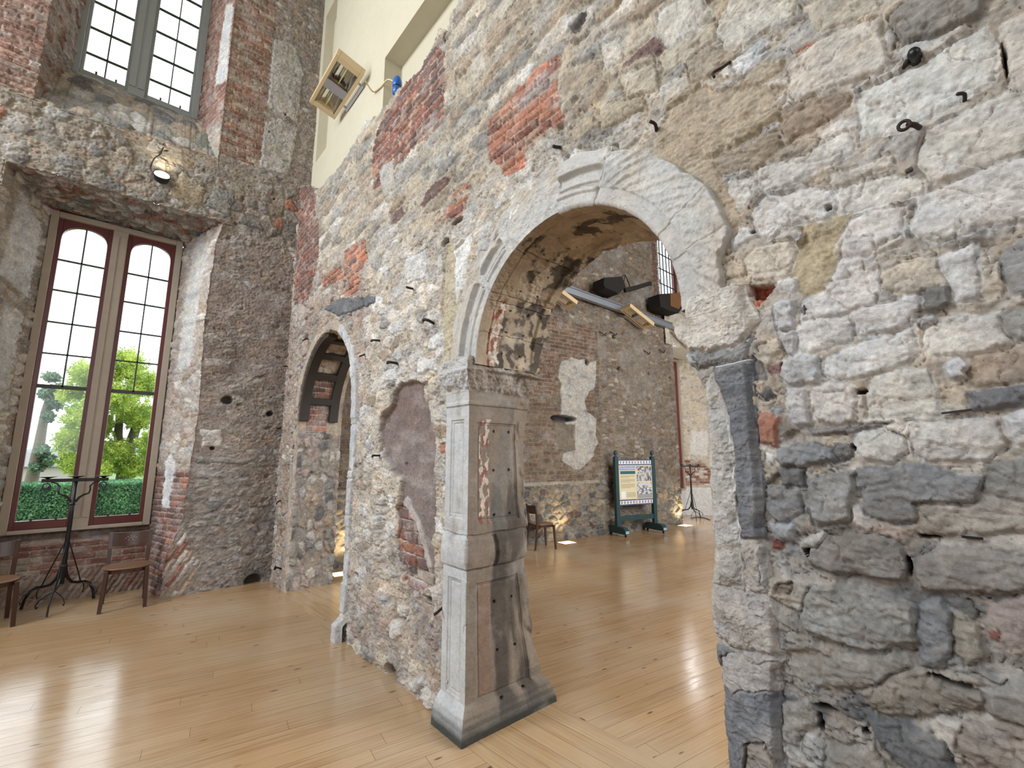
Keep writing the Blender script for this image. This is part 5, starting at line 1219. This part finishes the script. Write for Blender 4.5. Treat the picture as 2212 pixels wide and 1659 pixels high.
# ================================================================== furniture
M_CHAIR = plain('dark_bentwood', (66, 42, 31), .30, noise=.22, scale=14)
M_CHAIRS = plain('worn_seat_ply', (112, 82, 60), .28, noise=.15, scale=10)
M_DOT = plain('inlay_light', (226, 214, 196), .5)
def make_chair(label, group):
    e = empty('bentwood_chair', (0, 0, 0), 0, label, 'chair', group)
    n = 40; pl = []
    for k in range(n):
        a = 2 * math.pi * k / n; ca, sa = math.cos(a), math.sin(a)
        p = 2.0 / (2.6 if sa < 0 else 4.2)
        pl.append((.215 * abs(ca) ** p * (1 if ca > 0 else -1) * (1.0 if sa < 0 else .93), .205 * abs(sa) ** p * (1 if sa > 0 else -1)))
    m = MB(); m.prism(pl, .435, .452)
    seat = m.build('seat', M_CHAIRS, e, bevel=.006)
    MB().prism([(x * .93, y * .93) for x, y in pl], .395, .434).build('apron', M_CHAIR, seat, bevel=.004)
    for sx in (-1, 1):
        MB().tube([(sx * .195, -.185, 0), (sx * .187, -.172, .2), (sx * .178, -.16, .432)], [.78, .95, 1.15], flat=(.036, .036), upv=(1, 0, 0)).build('leg', M_CHAIR, e, bevel=.004)
        MB().tube([(sx * .192, .235, 0), (sx * .180, .195, .22), (sx * .176, .182, .44), (sx * .182, .200, .62), (sx * .188, .232, .80)], [.8, 1.0, 1.1, .95, .8], flat=(.034, .036), upv=(1, 0, 0)).build('leg', M_CHAIR, e, bevel=.004)
    A = []; 
    xs = np.linspace(-.186, .186, 17)
    m = MB(); yb = lambda x, z: .186 + (z - .62) * .20 + .035 * (1 - (x / .186) ** 2) + .012
    m.strip([(x, .645 - .012 * (1 - (x / .186) ** 2)) for x in xs], [(x, .785 + .014 * (x / .186) ** 2) for x in xs], -.007, .007, lambda a, b, h: (a, yb(a, b) + h, b))
    br = m.build('backrest', M_CHAIR, e, bevel=.003)
    m = MB()
    for j, (x, z) in enumerate([(-.05, .72), (-.03, .735), (-.012, .722), (.012, .722), (.03, .735), (.05, .72), (-.02, .70), (.02, .70), (0, .742)]):
        m.lathe([(.0035, -.002), (.0035, .002)], 8, (0, 0, 0), Matrix.Translation((x, yb(x, z) - .0075, z)) @ Matrix.Rotation(math.pi / 2, 4, 'X'))
    m.build('inlay_dots', M_DOT, br)
    return e
c1 = make_chair('dark bentwood chair right of the tall iron candle stand, facing the room', 'bentwood chairs')
c1.location = (.262, 7.10, 0); c1.rotation_euler.z = math.radians(-2)
c2 = copy_tree(c1); c2.location = (-.815, 7.14, 0); c2.rotation_euler.z = math.radians(12); c2['label'] = 'dark bentwood chair cut off by the left edge under the tall window'
c3 = copy_tree(c1); c3.location = (6.24, 6.32, 0); c3.rotation_euler.z = math.radians(72); c3['label'] = 'dark bentwood chair against the far wall, seen through the big arch'

M_IRON = plain('black_wrought_iron', (24, 24, 26), .36, .15, noise=.2, scale=30)
def arc(c, r, a0, a1, n=12, ax=(1, 0), sq=1.0):
    return [(c[0] + ax[0] * r * math.cos(t) , c[1] + ax[1] * r * math.cos(t), c[2] + sq * r * math.sin(t)) for t in np.linspace(a0, a1, n)]
def make_stand(label, group):
    e = empty('candle_stand', (0, 0, 0), 0, label, 'candle stand', group)
    MB().tube([(0, 0, .26), (0, 0, .45), (0, 0, 1.0), (0, 0, 1.40)], [.026, .024, .021, .019], 12).build('pole', M_IRON, e, True)
    MB().lathe([(.026, 0), (.036, .008), (.036, .03), (.026, .04)], 14, (0, 0, .43)).build('collar', M_IRON, e, True)
    MB().lathe([(.020, 0), (.027, .006), (.027, .02), (.02, .026)], 14, (0, 0, 1.13)).build('collar', M_IRON, e, True)
    MB().box((0, 0, 1.42), (.575, .045, .038)).build('crossbar', M_IRON, e, bevel=.004)
    for x in (-.24, .0, .24):
        d = MB().lathe([(.012, 0), (.03, .010), (.078, .022), (.08, .026), (.03, .016), (.005, .014)], 22, (x, 0, 1.439)).build('drip_tray', M_IRON, e, True)
        if x: MB().tube([(x, 0, 1.405), (x + .01, 0, 1.40)], .008, 8).build('rivet', M_IRON, d)
    for sx in (-1, 1):
        sp = [(sx * (.245 - .036 * math.exp(-t * .09) * math.cos(t)), 0, 1.352 + .040 * math.exp(-t * .09) * math.sin(t) * 1.0) for t in np.linspace(-1.2, 6.6, 26)]
        MB().tube(sp, 1.0, flat=(.012, .005), upv=(0, 1, 0)).build('scroll', M_IRON, e)
        lf = [(sx * .02, 0, 1.165), (sx * .045, -.005, 1.215), (sx * .085, -.01, 1.248), (sx * .125, -.012, 1.262), (sx * .135, -.012, 1.30), (sx * .128, 0, 1.345), (sx * .16, 0, 1.385), (sx * .21, 0, 1.400)]
        MB().tube(lf, [1.2, 1.3, 1.2, .9, .8, .8, .7, .6], flat=(.020, .005), upv=(0, 1, 0)).build('leaf_bracket', M_IRON, e)
    for a in (-100, 150, 32):
        ca, sa = math.cos(math.radians(a)), math.sin(math.radians(a))
        def R(r, z, off=0): return (ca * r - sa * off, sa * r + ca * off, z)
        leg = MB().tube([R(.015, .47), R(.028, .40), R(.05, .32), R(.10, .255), R(.17, .235), R(.23, .23), R(.29, .19), R(.33, .11), R(.345, .03), R(.352, 0.004)], [1, 1, 1, .95, .9, .9, .9, .85, .85, 1.1], flat=(.030, .013), upv=(-sa, ca, 0)).build('leg', M_IRON, e, bevel=.002)
        MB().tube([R(.015, .74), R(.07, .58), R(.15, .36), R(.19, .236)], .0065, 8).build('brace', M_IRON, leg, True)
        for s_ in (-1, 1):
            MB().tube([R(.20, .228, 0), R(.25, .205, s_ * .05), R(.285, .16, s_ * .095), R(.30, .115, s_ * .115), R(.29, .085, s_ * .11), R(.275, .095, s_ * .10)], 1.0, flat=(.014, .005), upv=(-sa, ca, 0)).build('scroll', M_IRON, leg)
    return e
s1 = make_stand('tall black wrought iron candle stand between the two chairs under the window', 'wrought iron candle stands')
s1.location = (-.295, 7.50, 0)
s2 = copy_tree(s1); s2.location = tuple(onz(1497, 1121)); s2.rotation_euler.z = math.radians(-38); s2['label'] = 'small distant black candle stand in the bright far window bay'

# ------------------------------------------------------------------ display board
M_TEAL = plain('dark_teal_paint', (38, 66, 70), .42, noise=.12, scale=8)
M_TEALL = plain('pale_teal_label', (150, 176, 190), .5)
sg = empty('display_board', (8.93, 6.05, 0), math.radians(-13.5), 'dark teal freestanding display board with text and old photographs beyond the arch', 'display board')
for x in (-.54, .54):
    p = MB().box((x, 0, .93), (.095, .085, 1.50)).build('post', M_TEAL, sg, bevel=.006)
    MB().lathe([(.03, 0), (.034, .012), (.018, .028), (.040, .055), (.048, .085), (.040, .115), (.018, .135), (.006, .142)], 18, (x, 0, 1.68)).build('finial', M_TEAL, p, True)
    fy = [(-.30, .06), (-.30, .14), (-.23, .195), (-.05, .20), (.05, .20), (.23, .195), (.30, .14), (.30, .06), (.18, .055), (-.18, .055)]
    ft = MB().prism(fy, x - .06, x + .06, lambda a, b, h: (h, a, b)).build('foot', M_TEAL, sg, bevel=.008)
    MB().add([(x - .045, -.3012, .075), (x + .045, -.3012, .075), (x + .045, -.3012, .13), (x - .045, -.3012, .13)], [(0, 1, 2, 3)]).build('foot_plate', M_TEALL, ft)
    for y in (-.24, .24):
        M = Matrix.Translation((x, y, .026)) @ Matrix.Rotation(math.pi / 2, 4, 'Y')
        MB().lathe([(.018, -.010), (.026, -.008), (.026, .008), (.018, .010)], 16, (0, 0, 0), M).box((x, y, .045), (.03, .014, .03)).build('caster', M_IRON, ft, True)
MB().box((0, 0, .35), (.99, .05, .10)).build('lower_rail', M_TEAL, sg, bevel=.005)
pnl = MB().box((0, -.01, 1.115), (.985, .024, .76)).build('panel', plain('panel_cream', (214, 204, 170), .45, noise=.02), sg)
M_STRIPD = plain('strip_slate', (70, 80, 104), .5); M_STRIPW = plain('strip_white', (224, 226, 232), .5); M_LAV = plain('title_lavender', (136, 142, 196), .5); M_TEALB = plain('teal_band', (38, 96, 98), .5)
M_INK = plain('text_ink', (120, 112, 92), .6); M_WHT = plain('title_white', (232, 232, 244), .5); M_PALE = plain('sketch_paper', (226, 228, 226), .5)
for z, nm_ in ((1.555, 'header_strip'), (.685, 'footer_strip')):
    st = MB().box((0, -.012, z), (.985, .024, .125)).build(nm_, M_STRIPD, sg)
    wh = MB().box((0, -.025, z), (.955, .004, .075)).build('white_band', M_STRIPW, st)
    m = MB()
    for k in range(-5, 6):
        if k: m.box((k * .086, -.0285, z), (.020, .003, .05)).box((k * .086, -.0285, z + .019), (.034, .003, .012)).box((k * .086, -.0285, z - .019), (.034, .003, .012)).box((k * .086 + .043, -.0285, z), (.03, .003, .006))
    m.build('border_marks', M_STRIPD, wh)
    MB().prism([(-.028, .05), (.028, .05), (.028, -.012), (0, -.05), (-.028, -.012)], -.031, -.026, lambda a, b, h: (a, h, z + b)).build('shield', plain('shield_pink', (206, 160, 160), .5), wh)
def PU(u, v): return (-.49 + .98 * u, 1.49 - .75 * v)
def prect(nm_, u0, u1, v0, v1, mat, d=.0245, parent=pnl):
    a, b = PU(u0, v0); c, d_ = PU(u1, v1)
    return MB().box(((a + c) / 2, -d, (b + d_) / 2), (abs(c - a), .003, abs(b - d_))).build(nm_, mat, parent)
tb = prect('title_band', .03, .50, .03, .135, M_LAV)
fc = bpy.data.curves.new('title_text', 'FONT'); fc.body = 'The Drawing Room'; fc.size = .058; fc.align_x = 'CENTER'; fc.align_y = 'CENTER'; fc.extrude = .0006
ft = bpy.data.objects.new('title_text', fc); COL.objects.link(ft); a, b = PU(.265, .083); ft.location = (a, -.0268, b); ft.rotation_euler = (math.pi / 2, 0, 0); fc.materials.append(M_WHT)
tm = bpy.data.meshes.new_from_object(ft); to = bpy.data.objects.new('title_lettering', tm); COL.objects.link(to); to.location = ft.location; to.rotation_euler = ft.rotation_euler; to.parent = tb
bpy.data.objects.remove(ft)
prect('summary_band', .05, .49, .165, .255, M_TEALB)
m = MB(); R_ = random.Random(5)
v = .30
for par in (3, 4, 5):
    for k in range(par):
        a, b = PU(.05, v); w_ = .42 if k < par - 1 else .42 * R_.uniform(.3, .8); m.box((a + .98 * w_ / 2, -.0232, b), (.98 * w_, .0012, .006)); v += .027
    v += .028
for k in range(5):
    a, b = PU(.22, .80 + k * .027); m.box((a + .13, -.0232, b), (.26, .0012, .006))
m.build('text_lines', M_INK, pnl)
prect('crest_sketch', .055, .185, .755, .96, M_PALE)
def photo_mat(name, sc, lo, hi):
    mt, nt, b = new_mat(name); tc = node(nt, 'ShaderNodeTexCoord'); mp = node(nt, 'ShaderNodeMapping'); mp.inputs['Scale'].default_value = sc
    nz = node(nt, 'ShaderNodeTexNoise'); nz.inputs['Scale'].default_value = 6; nz.inputs['Detail'].default_value = 4; rp = node(nt, 'ShaderNodeValToRGB')
    rp.color_ramp.elements[0].position = .40; rp.color_ramp.elements[0].color = lin4(lo, lo, lo + 4); rp.color_ramp.elements[1].position = .60; rp.color_ramp.elements[1].color = lin4(hi, hi, hi + 6)
    nt.links.new(tc.outputs['Object'], mp.inputs[0]); nt.links.new(mp.outputs[0], nz.inputs['Vector']); nt.links.new(nz.outputs['Fac'], rp.inputs[0]); nt.links.new(rp.outputs[0], b.inputs['Base Color']); b.inputs['Roughness'].default_value = .5
    return mt
PM1, PM2 = photo_mat('old_photograph_tall', (5, 1, 1.2), 60, 196), photo_mat('old_photograph_room', (2.4, 1, 3), 70, 206)
prect('photograph', .53, .75, .03, .25, PM2); prect('photograph', .77, .985, .03, .47, PM1); prect('photograph', .53, .75, .275, .47, PM1)
ph_ = prect('photograph', .53, .985, .515, .97, PM2)
prect('photograph_floor', .53, .985, .86, .97, plain('photo_floor', (150, 150, 156), .5), .0262, ph_); prect('photograph_ceiling', .56, .95, .53, .60, plain('photo_ceiling', (196, 196, 202), .5), .0262, ph_)

# ------------------------------------------------------------------ radiant heaters, cable, bag
M_HEAT = plain('heater_cream', (208, 186, 148), .5, noise=.03); M_CHROME = plain('heater_reflector', (210, 208, 204), .12, 1.0, noise=.05); M_MESH = plain('heater_mesh', (196, 194, 204), .35, .6, noise=.35, scale=160); M_TUBE = plain('heater_tube', (226, 220, 160), .3)
def make_heater(label, group, L=1.0, Wd=.36, Hh=.10):
    """lamps face local -Z, long axis local Y"""
    e = empty('radiant_heater', (0, 0, 0), 0, label, 'heater', group)
    fr = .045
    m = MB(); m.box((0, 0, Hh - .012), (Wd, L, .024))
    m.box((-Wd / 2 + fr / 2, 0, Hh / 2 - .006), (fr, L, Hh - .012)).box((Wd / 2 - fr / 2, 0, Hh / 2 - .006), (fr, L, Hh - .012))
    m.box((0, -L / 2 + fr, Hh / 2 - .006), (Wd - 2 * fr, fr * 2, Hh - .012)).box((0, L / 2 - fr, Hh / 2 - .006), (Wd - 2 * fr, fr * 2, Hh - .012))
    hs = m.build('housing', M_HEAT, e, bevel=.006)
    iw = Wd - 2 * fr
    for y0, y1 in ((-L / 2 + 2 * fr, -.075), (.075, L / 2 - 2 * fr)):
        m = MB(); cs = [(-iw / 2, .004), (-iw * .30, .055), (-iw * .1, .075), (0, .06), (iw * .1, .075), (iw * .30, .055), (iw / 2, .004)]
        m.strip([(x, z) for x, z in cs], [(x, z + .003) for x, z in cs], y0, y1, lambda a, b, h: (a, h, b))
        r_ = m.build('reflector', M_CHROME, e)
        MB().tube([(-.0, y0, .035), (0, y1, .035)], .008, 10).build('lamp_tube', M_TUBE, r_, True)
        MB().box((-iw / 2 + .008, (y0 + y1) / 2, .006), (.010, y1 - y0, .012)).build('trim_bar', M_CHROME, r_); MB().box((iw / 2 - .008, (y0 + y1) / 2, .006), (.010, y1 - y0, .012)).build('trim_bar', M_CHROME, r_)
    MB().box((0, 0, .006), (iw, .15, .012)).build('centre_grille', M_MESH, e)
    MB().box((Wd / 2 + .055, -.06, .03), (.03, .56, .05)).box((Wd / 2 + .02, -.30, .04), (.09, .02, .02)).box((Wd / 2 + .02, .20, .04), (.09, .02, .02)).build('wall_bracket', plain('bracket_zinc', (196, 198, 210), .4, .4), e)
    return e
h1 = make_heater('cream radiant heater with chrome reflectors on the upper plaster wall', 'cream radiant heaters')
h1.location = (1.70, 5.47, 6.42); h1.rotation_euler = (0, math.radians(14), 0)
for i, (x, y, lb) in enumerate(((1351, 695, 'cream radiant heater under the steel beam in the middle of the far wall'), (1180, 648, 'cream radiant heater sliver left on the far wall under the beam'), (1462, 738, 'cream radiant heater sliver at the right end of the far wall'))):
    hh_ = copy_tree(h1); a, z = farpx(x, y); q_ = farpt(a, z, .36)
    hh_.location = q_; hh_.rotation_euler = (math.radians(22), 0, math.radians(83)); hh_['label'] = lb; hh_.scale = (.9, .9, .9)
p0 = onx(790, 176, 1.78); p1 = onx(806, 198, 1.93); p2 = onx(822, 188, 1.94); p3 = onx(838, 172, 1.95); p4 = onx(853, 178, 1.97)
def smooth_path(P, n=8):
    P = [Vector(p) for p in P]; out = []
    for i in range(len(P) - 1):
        a, b, c, d = P[max(i - 1, 0)], P[i], P[i + 1], P[min(i + 2, len(P) - 1)]
        for k in range(n):
            t = k / n; out.append(.5 * ((2 * b) + (c - a) * t + (2 * a - 5 * b + 4 * c - d) * t * t + (3 * b - a - 3 * c + d) * t ** 3))
    return out + [P[-1]]
M_CABLE = plain('cream_cable', (206, 190, 154), .6)
tag(MB().tube(smooth_path([p0, p1, p2, p3, p4]), .009, 6).build('power_cable', M_CABLE, None, True), 'thin cream cable looping from the heater to the blue bag', 'cable')
bgp = Vector(onx(857, 206, 1.93))
b_ = empty('wrapped_plug', bgp, 0, 'bright blue plastic wrapped plug on the ledge beside the cream recess', 'plug')
MB().lathe([(.03, 0), (.055, .02), (.060, .07), (.05, .11), (.058, .13), (.062, .17), (.05, .23), (.034, .26), (.01, .265)], 14).build('blue_wrap', plain('blue_plastic', (28, 92, 170), .3, noise=.25, scale=40), b_, True)
b_.scale = (.85, .85, .85)
MB().lathe([(.051, .108), (.056, .113), (.056, .122), (.051, .127)], 14).build('tie', M_IRON, b_, True)
MB().tube([(.0, .01, .02), (.0, .02, -.06), (.02, .04, -.14)], .022, 8).build('white_tail', M_STRIPW, b_, True)

# ------------------------------------------------------------------ uplights
def spot(name, loc, target, power, size, col=(1.0, .80, .48), blend=.8, rad=.05, parent=None):
    l = bpy.data.lights.new(name, 'SPOT'); l.energy = power; l.spot_size = size; l.spot_blend = blend; l.color = col; l.shadow_soft_size = rad
    o = bpy.data.objects.new(name, l); o.location = loc; o.rotation_euler = (Vector(target) - Vector(loc)).to_track_quat('-Z', 'Y').to_euler(); COL.objects.link(o)
    return o
M_GLOW = plain('uplight_glass', (255, 236, 190), .3, emit=(255, 226, 168), es=2.2)
def floor_uplight(loc, rz, label, tgt, power):
    e = empty('floor_uplight', loc, rz, label, 'light', 'recessed floor uplights')
    MB().box((0, 0, .003), (.32, .26, .006)).build('rim', plain('uplight_rim', (150, 130, 96), .4, .5), e)
    MB().box((0, 0, .0075), (.29, .23, .004)).build('glass', M_GLOW, e)
    spot('uplight_lamp', (loc[0], loc[1], .10), tgt, power, math.radians(115))
for (x, y, lb, pw) in ((1222, 1172, 'glowing square uplight in the floor beside the far chair', 30), (1485, 1135.5, 'glowing square uplight in the floor right of the display board', 34), (738, 1238, 'glowing square uplight in the floor seen through the small arch', 44)):
    p = onz(x, y)
    aa = (p[:2] - FP) @ FT; dist = (p[:2] - FP) @ FN
    if x == 1485: p = np.array([*farpt(4.58, 0, .22)[:2], 0]); aa = 4.5; 
    elif dist < .26: p = np.array([*farpt(aa, 0, .28)[:2], 0])
    t_ = farpt(aa, 1.3, 0.0)
    floor_uplight((p[0], p[1], 0.0), math.radians(-6.9), lb, t_, pw)
pl_ = Vector(ony(350, 377, 7.02))
e = empty('wall_uplight', pl_, 0, 'round wall uplight glowing white on the stone band above the lower window', 'light')
Mx = Matrix.Rotation(math.radians(58), 4, 'X')
MB().lathe([(.03, -.10), (.075, -.085), (.09, -.02), (.092, 0), (.086, .004), (.082, -.01)], 24, (0, 0, 0), Mx).build('can', M_IRON, e, True)
MB().lathe([(.08, -.006), (.08, -.001)], 24, (0, 0, 0), Mx).build('lens', plain('uplight_lens', (255, 250, 236), .3, emit=(255, 246, 226), es=6), e)
MB().box((0, .10, -.06), (.03, .14, .02)).build('bracket', M_IRON, e)
MB().tube(smooth_path([(-.07, .03, -.02), (-.12, .06, .06), (-.10, .09, .22), (-.04, .11, .34), (-.02, .12, .44), (.02, .14, .46)]), .007, 6).build('flex', M_IRON, e, True)
spot('wall_uplight_lamp', pl_ + Vector((0, -.02, .03)), pl_ + Vector((0.0, .16, .5)), 16, math.radians(95), (1.0, .84, .56))

# ------------------------------------------------------------------ steel beam and stumps in the far room
def FV(x, y, h): a, z = farpx(x, y); return Vector(farpt(a, z, h))
bA, bB = FV(1205, 624, .10), FV(1475, 718, .10)
M_STEEL = plain('galvanised_steel', (158, 164, 172), .4, .5, noise=.08, scale=4)
dz = .155
bm = MB()
for oz, th, wd in ((0, dz, .02), (dz / 2, .016, .10), (-dz / 2, .016, .10)):
    bm.tube([bA + Vector((0, 0, oz)), bB + Vector((0, 0, oz))], 1.0, flat=(wd, th), upv=(0, 0, 1))
tag(bm.build('steel_beam', M_STEEL), 'long pale grey steel beam running across the far wall', 'beam')
M_CHAR = plain('charred_timber', (26, 22, 20), .85, noise=.4, scale=20, bump=.01)
b0 = FV(1274, 612, .08)
e = empty('box_fixture', b0, math.radians(-6.9), 'black box fixture with a long tapering arm high on the far wall', 'fixture'); e.scale = (.66, .66, .66)
MB().prism([(.0, -.26), (.05, .0), (1.02, .24), (1.22, -.10), (.78, -.46), (.60, -.40), (.10, -.36)], -.55, .0, lambda a, b, h: (a * .92, h, b)).build('box', M_CHAR, e)
MB().tube([(.98, -.5, .26), (1.10, -.56, .34), (1.24, -.58, .06), (1.34, -.56, -.16)], .018, 6).tube([(1.10, -.56, .34), (1.02, -.5, -.1)], .015, 6).build('bracket', M_IRON, e)
MB().tube([(1.1, -.5, -.22), (1.6, -.6, -.05), (2.25, -.7, .22), (2.35, -.7, .24)], [1.0, .8, .35, .3], flat=(.12, .15), upv=(0, 0, 1)).build('arm', M_CHAR, e)
b1 = FV(1394, 655, .08)
e = empty('beam_stump', b1, math.radians(-6.9), 'charred broken beam stump, black and brown, beside the arch ring', 'beam'); e.scale = (.72, .72, .72)
MB().prism([(0.0, .16), (1.35, .50), (1.35, -.02), (1.05, -.34), (.45, -.34), (.04, -.28)], -.5, .0, lambda a, b, h: (a, h, b)).build('charred_end', M_CHAR, e)
MB().prism([(.62, .30), (1.36, .50), (1.36, .12), (1.05, -.20), (.60, -.16)], -.512, -.49, lambda a, b, h: (a, h, b)).build('split_face', plain('split_timber', (112, 76, 44), .8, noise=.3, scale=9), e)

# ------------------------------------------------------------------ timber ribs in the small arch
M_OAK = plain('black_oak', (44, 38, 33), .7, noise=.3, scale=16, bump=.004)
def rib_pt(deg_, x, r=0.0):
    a = math.radians(deg_); return (x, SA_Y + (SA_A - r) * math.cos(a), SA_Z - .0 + (SA_B - r) * math.sin(a))
e = empty('arch_ribs', (1.87, SA_Y + SA_A, SA_Z), 0, 'pair of curved black timber ribs joined by rungs under the small arch', 'timber')
o_ = Vector(e.location)
for x in (1.885, 2.27):
    m = MB(); dg = np.linspace(0, 90, 24)
    def fn(a, b, h): return tuple(Vector((h, a, b)) - o_)
    m.strip([rib_pt(d, x, .0)[1:] for d in dg], [rib_pt(d, x, .06)[1:] for d in dg], x - .058, x + .058, fn)
    m.build('rib', M_OAK, e, bevel=.004)
for d in (16, 37, 57, 78):
    q_ = Vector(rib_pt(d, 2.08, .028)) - o_
    MB().box((0, 0, 0), (.30, .07, .085), Matrix.Translation(q_) @ Matrix.Rotation(math.radians(d), 4, 'X')).build('rung', M_OAK, e, bevel=.004)

# ------------------------------------------------------------------ iron left in the masonry
M_RUST = plain('rusty_iron', (52, 40, 36), .7, .4, noise=.3, scale=60)
def spike(path, r, label, name='iron_spike', group='iron spikes left in the wall'):
    """path: (px, py, distance out of the wall)"""
    P = [onx(x, y, WX - .012 - d) for x, y, d in path]
    return tag(MB().tube(smooth_path(P, 5), r, 6).build(name, M_RUST, None, True), label, 'iron spike', group)
for path, r, lb in (
    ([(1577, 134, .0), (1560, 146, .04), (1541, 157, .07), (1543, 167, .075)], .006, 'flat black bent spike high on the stones above the arch'),
    ([(2084, 219, -.01), (2083, 203, .03), (2068, 203, .05)], .005, 'small bent nail near the top right corner of the wall'),
    ([(1418, 282, -.01), (1415, 268, .03), (1404, 262, .06)], .008, 'iron hook in the mortar straight above the arch ring'),
    ([(1210, 318, -.02), (1202, 318, .03), (1196, 316, .07)], .010, 'round headed iron peg under the orange brick patch'),
    ([(938, 699, -.01), (925, 692, .05), (915, 690, .07), (915, 694, .07)], .011, 'stout bent spike left of the arch springing'),
    ([(893, 624, -.01), (884, 622, .05), (878, 620, .07)], .010, 'short spike in pale stones right of the grey slab'),
    ([(822, 736, -.01), (812, 735, .05), (803, 735, .08), (803, 738, .08)], .010, 'straight spike right of the small arch head'),
    ([(789, 765, -.01), (782, 768, .04), (776, 770, .07)], .008, 'spike pointing down beside the small arch edge'),
    ([(858, 785, -.01), (848, 783, .06), (838, 782, .09), (838, 786, .09)], .012, 'thick spike above the plaster niche'),
    ([(820, 984, -.01), (812, 984, .05), (805, 984, .08), (805, 988, .08)], .009, 'spike left of the plaster niche at mid height'),
    ([(665, 731, -.01), (659, 733, .05), (654, 736, .06)], .010, 'bent spike at the left shoulder of the small arch'),
    ([(621, 791, -.01), (613, 791, .07)], .010, 'short nail near the room corner below the shoulder spike'),
    ([(607, 925, -.01), (599, 926, .07)], .012, 'short nail low in the room corner beside the small arch'),
    ([(606, 1081, -.01), (600, 1084, .05), (597, 1089, .06)], .009, 'small curled spike in the room corner at chest height'),
    ([(608, 1229, -.01), (598, 1226, .05), (593, 1230, .06), (595, 1224, .07)], .012, 'curled spike just above the floor beside the small arch'),
    ([(957, 1312, -.01), (948, 1320, .04), (938, 1328, .08)], .009, 'black spike low beside the panelled pier'),
    ([(1626, 768, .0), (1634, 778, .02)], .003, 'tiny nail tying the white string at the jamb'),
): spike(path, r, lb)
e = empty('ring_bolt', onx(1985, 276, WX - .03), 0, 'black iron ring bolt in the joint between large white stones', 'ring bolt', None)
o_ = Vector(e.location)
MB().tube([Vector(onx(1990, 278, WX + .01)) - o_, Vector(onx(1976, 270, WX - .045)) - o_, Vector(onx(1962, 268, WX - .07)) - o_], .008, 8).build('shank', M_RUST, e, True)
rc = Vector(onx(1953, 271, WX - .085)) - o_
MB().tube([rc + Vector((0, .014 * math.cos(t), .014 * math.sin(t))) for t in np.linspace(0, 2 * math.pi, 17)], .005, 6, cap=False).build('ring', M_RUST, e, True)
e = empty('pipe_stub', onx(1975, 118, WX - .03), 0, 'black oval pipe end poking from the wall near the top right', 'pipe')
MB().tube([(.05, .0, -.004), (-.01, 0, 0), (-.022, 0, 0)], [.016, .017, .012], 14).build('pipe', M_IRON, e, True)
MB().tube([(.03, .03, -.005), (.01, .018, -.003)], .008, 8).build('flange', M_RUST, e, True)
for (x0, y0, x1, y1, lb) in ((2034, 893, 2100, 885, 'short black iron bar lying in the joint at the right edge'), (2078, 1159, 2124, 1164, 'short black iron strip in the lower right joint')):
    a = onx(x0, y0, WX - .02); b = onx(x1, y1, WX - .02)
    tag(MB().tube([a, b], 1.0, flat=(.006, .010), upv=(1, 0, 0)).build('iron_bar', M_IRON), lb, 'iron bar', 'iron bars in the joints')
P = [onx(1546, 793, JX - .045), onx(1580, 786, JX - .043), onx(1612, 778, JX - .040), onx(1626, 778, JX - .022)]
tag(MB().tube(smooth_path(P, 4), .0016, 6).build('white_string', M_STRIPW, None, True), 'thin white string stretched across the right jamb below the capital', 'string')
# far wall: tiny hooks
for i, (x, y, lb) in enumerate(((1292, 716, 'small hook on the far wall left of the heater'), (1315, 716, 'small hook on the far wall just under the heater'), (1420, 754, 'small hook on the far wall near its right end'), (1388, 757, 'small bent nail on the far wall below the heater'))):
    q0 = FV(x, y, .02); tag(MB().tube(smooth_path([q0, q0 + Vector((.02, -.08, -.06)), q0 + Vector((.10, -.10, -.10)), q0 + Vector((.14, -.11, -.04))], 4), .012, 6).build('wall_hook', M_RUST, None, True), lb, 'hook', 'hooks on the far wall')
tag(MB().tube(smooth_path([onz(1492, 1121) + np.array([0, 0, .02]), onz(1505, 1118) + np.array([0, 0, .012]), onz(1520, 1119) + np.array([0, 0, .012]), onz(1534, 1124) + np.array([0, 0, .012])]), .010, 6).build('floor_cable', M_IRON, None, True), 'thin black cable on the floor behind the far candle stand', 'cable')
